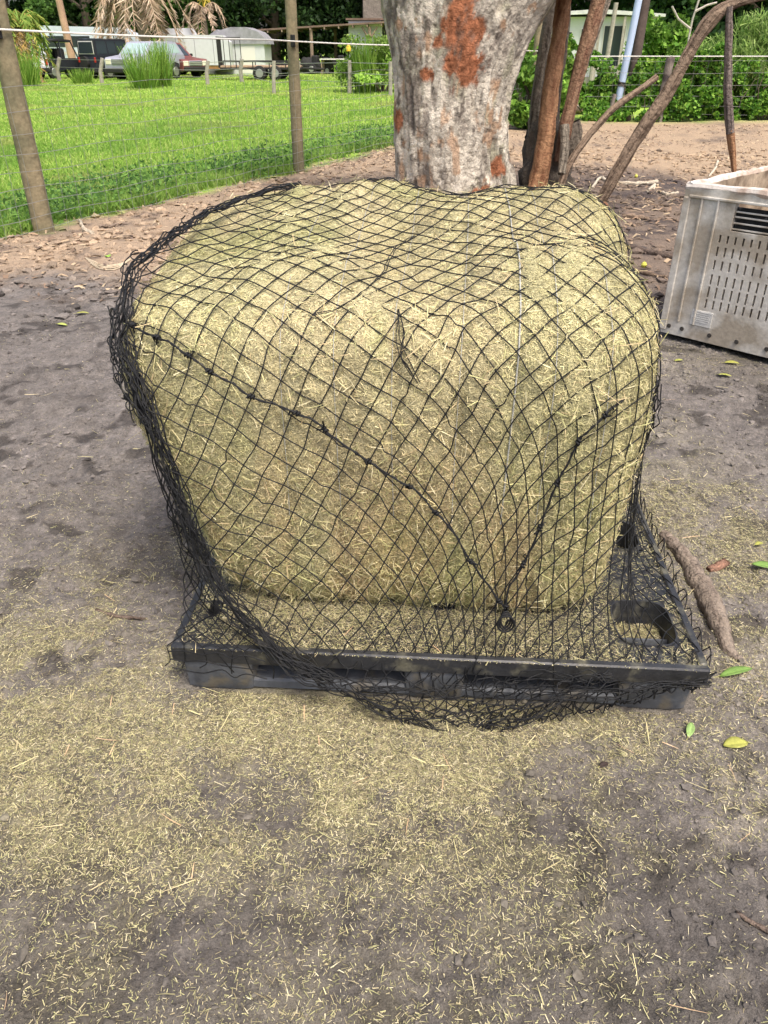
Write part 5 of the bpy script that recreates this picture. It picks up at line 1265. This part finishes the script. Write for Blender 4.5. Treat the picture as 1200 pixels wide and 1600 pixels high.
junk(503, 57, 'mower', 'dark ride on mower parked under the left half of the carport'); junk(529, 56, 'table', 'pale work bench below the carport roof'); junk(484, 58, 'tarp', 'dark covered heap at the left end of the carport'); junk(515, 59, 'tarp', 'pale covered heap behind the ride on mower', .8)
junk(562, 55, 'crate', 'stack of crates at the right end of the carport'); junk(543, 57.5, 'mower', 'second dark mower near the braced carport post')
wb = empty('white_panel_truck', atg(572, 60), 0); tag(wb, 'white panelled cabin seen behind the light green bush', 'cabin')
MB().box(0, 0, 1.5, 2.2, 2, 3.0, bev=.05).build('wall', p_wht, wb); MB().box(0, 0, 3.05, 2.5, 2.3, .1).build('roof', m_rr, wb); wheel(wb, -.6, -1, .35)
bk = empty('brick_outbuilding', atg(598, 64), R(3)); tag(bk, 'tall narrow grey brown outbuilding left of the big trunk', 'building')
MB().box(0, 0, 2.4, 2.8, 3, 4.8).build('wall', mat('old_block', (.20, .175, .15), .9, n=((3, .25), (12, .2)), bump=(6, .05)), bk); MB().box(0, 0, 4.9, 3.2, 3.3, .25).build('roof_edge', mat('pale_edge', (.40, .36, .32), .8), bk)
panel(bk, 'window', m_gls, [(-.5, -1.5, 2.2), (.5, -1.5, 2.2), (.5, -1.5, 3.2), (-.5, -1.5, 3.2)], .02)
yl = empty('yellow_cap_post', tuple(G(546, 146)), 0)
yl.location.y -= .12; tag(yl, 'yellow plastic cap fixed in front of a far fence post top', 'post cap'); MB().tube([(0, 0, 1.35), (0, 0, 1.46), (.0, 0, 1.56)], [.09, .10, .03], 12).build('cap', mat('yellow_plastic', (.65, .42, .04), .5), yl, True); MB().box(0, .03, 1.30, .05, .05, .12).build('bracket', m_chs, yl)
# utility pole
up = empty('utility_pole', atg(104, 55), 0); tag(up, 'tall brown wooden utility pole behind the black off roaders', 'utility pole')
a = at(106, 62, 55)-Vector(up.location); b = at(92, 0, 55)-Vector(up.location); dd = (b-a)
MB().tube([a-dd*.6, a, b, b+dd*1.3], [.24, .22, .20, .18], 14).build('pole', mat('pole_wood', (.38, .25, .17), .9, n=((2, .2), (15, .2))), up, True)
ca = b+dd*1.1; MB().box(ca.x, ca.y-.25, ca.z, 2.4, .12, .14).build('crossarm', m_wd, up)
for k in (-1, -.4, .4, 1): MB().tube([(ca.x+k, ca.y-.25, ca.z+.07), (ca.x+k, ca.y-.25, ca.z+.25)], [.04, .06], 8).build('insulator', m_chr, up, True)

# ---------------------------------------------------------------- palms
m_dead = mat('dead_frond', attr='col', rough=.9, spec=.1, trans=.1)
def frond(par, base, az, L, rise, droop, cols, lw=.05, ll=.55, nl=90):
    d = Vector((math.cos(az), math.sin(az), 0)); ps = []
    for k in range(9):
        s = k/8; ps.append(Vector(base)+d*(L*(s*.75-.25*s*s*droop))+Vector((0, 0, L*(rise*s-droop*1.15*s*s))))
    P = np.array([tuple(p) for p in ps]); mb = MB(); mb.tube(ps, np.linspace(.05, .012, 9), 5, c=cols[0])
    q = rng.uniform(.12, 1, nl); ix = q*8; i0 = np.minimum(ix.astype(int), 7); f = (ix-i0)[:, None]; pt = P[i0]*(1-f)+P[i0+1]*f
    sd_ = np.array([-d.y, d.x, 0])*np.where(rng.uniform(size=nl) > .5, 1, -1)[:, None]
    D_ = sd_*.8+np.array([d.x, d.y, 0])*.5+np.array([0, 0, -.9])*rng.uniform(.4, 1.4, (nl, 1)); D_ /= np.linalg.norm(D_, axis=1, keepdims=True)
    l_ = ll*rng.uniform(.6, 1.1, nl)*(1-.5*q); N_ = np.cross(D_, runit(nl)); N_ /= np.linalg.norm(N_, axis=1, keepdims=True); S = np.cross(D_, N_)
    W_ = lw*.5; cc = pick(cols, nl)
    for i in range(nl):
        a = pt[i]; b = pt[i]+D_[i]*l_[i]; mb.add([a-S[i]*W_, a+S[i]*W_, b+S[i]*W_*.3, b-S[i]*W_*.3], [(0, 1, 2, 3)], tuple(cc[i]))
    return mb.build('frond', m_dead, par, False, True)
DC = ((.42, .32, .22), (.52, .43, .32), (.33, .24, .17), (.46, .36, .27))
GC = ((.16, .24, .05), (.26, .32, .07), (.10, .18, .03), (.42, .36, .10))
def palm(px, py, Yd, label, spec, trunk_r=.2, name='palm_tree'):
    c = at(px, py, Yd); t = empty(name, (c.x, Yd, 0)); tag(t, label, 'palm tree'); H_ = c.z
    MB().tube([(0, 0, -.1), (.05, 0, H_*.5), (0, 0, H_+.1)], [trunk_r*1.2, trunk_r, trunk_r*.9], 12).build('trunk', mat('palm_trunk', (.27, .22, .17), .95, n=(5, .3), bump=(14, .03)), t, True)
    for k, (az, L, rise, droop, cols, lw, ll) in enumerate(spec): frond(t, (0, 0, H_), az, L*(1.45 if px == 318 else 1), rise, droop, cols, lw, ll)
    return t
spec = [(rng.uniform(0, 6.28), rng.uniform(3.0, 6.6), rng.uniform(0, .5), rng.uniform(.75, 1.3), DC, .07, 1.0) for _ in range(22)]
spec += [(rng.uniform(3.2, 6.2), rng.uniform(3.6, 6.6), rng.uniform(0, .35), rng.uniform(.8, 1.2), DC, .07, 1.0) for _ in range(9)]
spec += [(k*.8, 3.2, .9, .7, GC, .08, .8) for k in range(8)]
palm(212, -26, 53.5, 'palm with a thick skirt of dead tan fronds behind the parked cars', spec, .3)
spec = [(a, L, r_, d_, DC, .09, .6) for a, L, r_, d_ in ((3.1, 2.6, .75, 1.25), (3.5, 2.0, .8, 1.5), (2.8, 1.6, .5, 1.5), (6.1, 2.7, .75, 1.35), (.2, 2.3, .7, 1.5), (5.6, 1.7, .5, 1.6), (4.6, 1.6, .5, 1.6), (4.0, 1.2, .3, 1.5))]+[(1.2, 2., 1.2, .5, ((.5, .38, .06), (.4, .36, .1)), .08, .5), (4.9, 1.6, 1.3, .4, ((.5, .38, .06), (.4, .36, .1)), .08, .5)]
palm(318, 14, 60, 'thin palm with a few arching dry fronds above the white trailer', spec, .12)
spec = [(rng.uniform(0, 6.28), rng.uniform(1.8, 2.8), rng.uniform(.6, 1.1), rng.uniform(.7, 1.3), GC, .07, .6) for _ in range(26)]+[(rng.uniform(3.8, 6), 1.9, .2, 1.3, ((.5, .34, .12), (.4, .30, .2)), .07, .6) for _ in range(12)]
palm(30, 38, 42, 'green and yellow palm right of the nearest fence post', spec, .22)
for (px, rr0) in ((398, .9),):
    spec = [(a, 1.7, .8, 1.7, DC, .08, .45) for a in (3.0, 3.4, 6.2, .2, 4.7)]
    palm(px, 62, 58.8, 'small withered palm tip rising behind the rounded shed roof', spec, .08)

# ---------------------------------------------------------------- trees behind
TG = [((.035, .085, .018), (.055, .12, .025), (.08, .16, .03), (.025, .06, .015)), ((.06, .13, .025), (.09, .18, .035), (.12, .22, .045), (.04, .09, .02)), ((.02, .05, .015), (.035, .08, .02), (.05, .11, .025), (.015, .035, .01))]
def bigtree(loc, H, Wd, kind, label, n=15000, sz=.30, name='broadleaf_tree', group='trees beyond the pasture', low=.08):
    t = empty(name, loc); tag(t, label, 'tree', group); k = 60
    a = rng.uniform(0, 6.28, k); h = rng.uniform(low, 1, k); rr = Wd*.5*np.sqrt(np.clip(1-((h-.45)/.62)**2, .05, 1))*rng.uniform(.2, 1, k)**.5
    cs = np.stack([np.cos(a)*rr, np.sin(a)*rr, h*H*.92+.3], 1); rs = np.stack([rng.uniform(.10, .2, k)*Wd]*2+[rng.uniform(.05, .1, k)*H], 1)
    P_, kk = blobs(n, cs, rs, .5); P_[:, 2] = np.maximum(P_[:, 2], .05)
    hue = rng.uniform(.75, 1.35, k)[kk][:, None]
    leafcloud('crown', P_, sz, np.clip(pick(TG[kind], n)*hue, 0, .6), None, t, .35, .7)
    m = MB(); m.tube([(0, 0, -.1), (.1, 0, H*.3), (0, .1, H*.75)], [.032*H, .025*H, .008*H], 10)
    for q in range(9): c = cs[rng.integers(0, k)]; z0 = min(c[2]*.6, H*.6); m.tube([(0, 0, z0), (c[0]*.5, c[1]*.5, (z0+c[2])/2), tuple(c)], [.012*H, .008*H, .003*H], 6)
    m.build('trunk', m_trk, t, True); return t
px_list = [(-60, 64, 1, 10), (20, 63, 0, 11), (75, 66, 0, 12), (140, 64, 1, 11), (175, 70, 0, 13), (262, 68, 0, 12), (300, 66, 1, 11), (350, 67, 0, 12), (395, 69, 0, 12), (430, 66, 2, 13), (480, 68, 2, 13), (530, 69, 2, 14), (575, 72, 2, 14), (625, 68, 2, 13), (690, 66, 0, 13), (760, 66, 0, 13)]
LB = ['medium green tree beyond the left edge of the pasture', 'dark green tree behind the left palm', 'dense dark tree right behind the utility pole', 'mid green tree above the black hardtop', 'dark tree behind the palm with the dead skirt', 'dark green tree between the two dry palms', 'lighter green tree behind the thin dry palm', 'dark green tree above the rounded shed', 'dark tree right of the rounded shed', 'very dark tree left of the second fence post', 'very dark tree right of the second fence post', 'darkest tree over the middle of the carport', 'very dark tree over the right end of the carport', 'dark tree hidden mostly by the big trunk', 'dark tree behind the big trunk', 'dark tree right behind the right side of the big trunk']
for (px, Yd, kd, H_), lb in zip(px_list, LB):
    v = at(px, 75, Yd); bigtree((v.x, Yd, 0), H_, H_*.72, kd, lb)
for (px, Yd, kd, H_, lb) in ((855, 58, 2, 13, 'very dark tree behind the left end of the white house'), (935, 56, 2, 13, 'very dark tree rising over the white house roof'), (1010, 50, 2, 11, 'dark tree behind the two poles'), (1075, 46, 0, 9.5, 'mid green tree over the feathery shrubs'), (1130, 44, 0, 10, 'dark green tree behind the top of the stripped pole'), (1195, 40, 2, 9, 'dark tree at the top right corner'), (1270, 42, 2, 10, 'dark tree past the right edge')):
    v = at(px, 75, Yd); bigtree((v.x, Yd, 0), H_, H_*.75, kd, lb, group='trees on the right behind the yard')
# ---------------------------------------------------------------- right side: house, poles
hs = empty('white_house', (at(925, 60, 40).x, 40, 0), R(-8)); tag(hs, 'low white mobile home with dark windows partly hidden by stems and vines', 'house')
zb, zt_ = at(925, 78, 40).z-1.0, at(925, 28, 40).z
MB().box(0, 0, (zb+zt_)/2, 4.9, 3, zt_-zb).build('wall', p_wht, hs)
MB().prism([(-2.7, zt_+.02), (-2.7, zt_+.12), (0, zt_+.26), (2.7, zt_+.08), (2.7, zt_-.02), (0, zt_+.1)], -1.9, 1.9).build('roof', mat('roof_metal', (.50, .50, .50), .6, n=(5, .2)), hs)
MB().box(0, 0, zb/2, 5.1, 3.2, max(zb, .1)).build('base', mat('block', (.25, .23, .2), .9, n=(4, .2)), hs)
for x0, x1, z0, z1 in ((-1.75, -1.0, .35, .75), (.35, 1.2, .15, .85), (-.6, -.1, .35, .8)):
    zz0 = zb+(zt_-zb)*z0; zz1 = zb+(zt_-zb)*z1
    f = MB().box((x0+x1)/2, -1.505, (zz0+zz1)/2, x1-x0+.08, .05, zz1-zz0+.08).build('window', m_plate, hs); MB().box((x0+x1)/2, -1.535, (zz0+zz1)/2, x1-x0, .03, zz1-zz0).build('pane', m_gls, f)
for x_ in (.1, 1.1, 2.2): MB().box(x_, -1.8, (zt_)/2, .1, .1, zt_).build('porch_post', m_gp, hs)
MB().box(1.1, -1.75, zb+.35, 2.3, .05, .12).build('porch_rail', m_gp, hs)
for (px0, px1, lb) in ((927, 925, 'weathered post standing before the white house'), (948, 963, 'leaning weathered post just left of the pale blue pole')):
    a, b = at(px0, 95, 33), at(px1, 4 if px1 > 930 else 18, 33); o = empty('weathered_post', (a.x, 33, 0)); tag(o, lb, 'post')
    MB().tube([(0, 0, -.1), (a.x-a.x, 0, a.z), (b.x-a.x, 0, b.z)], [.09, .085, .08], 8).build('shaft', m_gp, o, True)
def pole(name, p0, p1, Yd, wpx, m, label, ext=1.2):
    a, b = at(*p0, Yd), at(*p1, Yd); d_ = b-a; t0 = a.z/d_.z if d_.z else 0; base = a-d_*(a.z/d_.z); o = empty(name, tuple(base)); tag(o, label, 'pole')
    zc = a.y*cp-(a.z-CH)*sp; r = wpx/2/F*zc; MB().tube([(0, 0, -.1), tuple((a-base)*.5), tuple(b-base), tuple(b-base+d_*ext)], [r, r, r*.97, r*.9], 16).build('shaft', m, o, True)
    MB().tube([tuple((a-base)*1.0-d_*.02), tuple((a-base)+d_*.03)], [r*1.15, r*1.15], 16).build('band', m_chs, o, True)
pole('blue_grey_pole', (971, 132), (998, 0), 20.22, 11, mat('blue_paint', (.40, .50, .66), .45, n=(4, .08)), 'pale blue grey metal pole rising from the vines beside the brown pole')
pole('dark_wooden_pole', (988, 125), (1008, 0), 20.42, 16, mat('creosote', (.085, .065, .055), .85, n=((3, .3), (20, .2))), 'thick dark brown wooden pole right behind the pale blue one')
st = empty('dead_sapling', tuple(at(1075, 100, 23.5)*Vector((1, 1, 0)))); tag(st, 'bare pale dead sapling poking up through the greenery', 'sapling')
o_ = Vector(st.location)
for pts in ([(1072, 110), (1076, 60), (1082, 30), (1092, 0), (1100, -30)], [(1078, 45), (1060, 30), (1050, 10)], [(1086, 18), (1105, 8), (1120, 4)]):
    MB().tube([at(x_, y_, 23.5)-o_ for x_, y_ in pts]if pts[0][1] != 110 else [Vector((0, 0, 0))]+[at(x_, y_, 23.5)-o_ for x_, y_ in pts], [.035]+[.025]*(len(pts)-(1 if pts[0][1] != 110 else 0)), 6).build('branch' if pts[0][1] != 110 else 'stem', mat('pale_dead_wood', (.42, .38, .33), .8, n=(9, .2)), st, True)
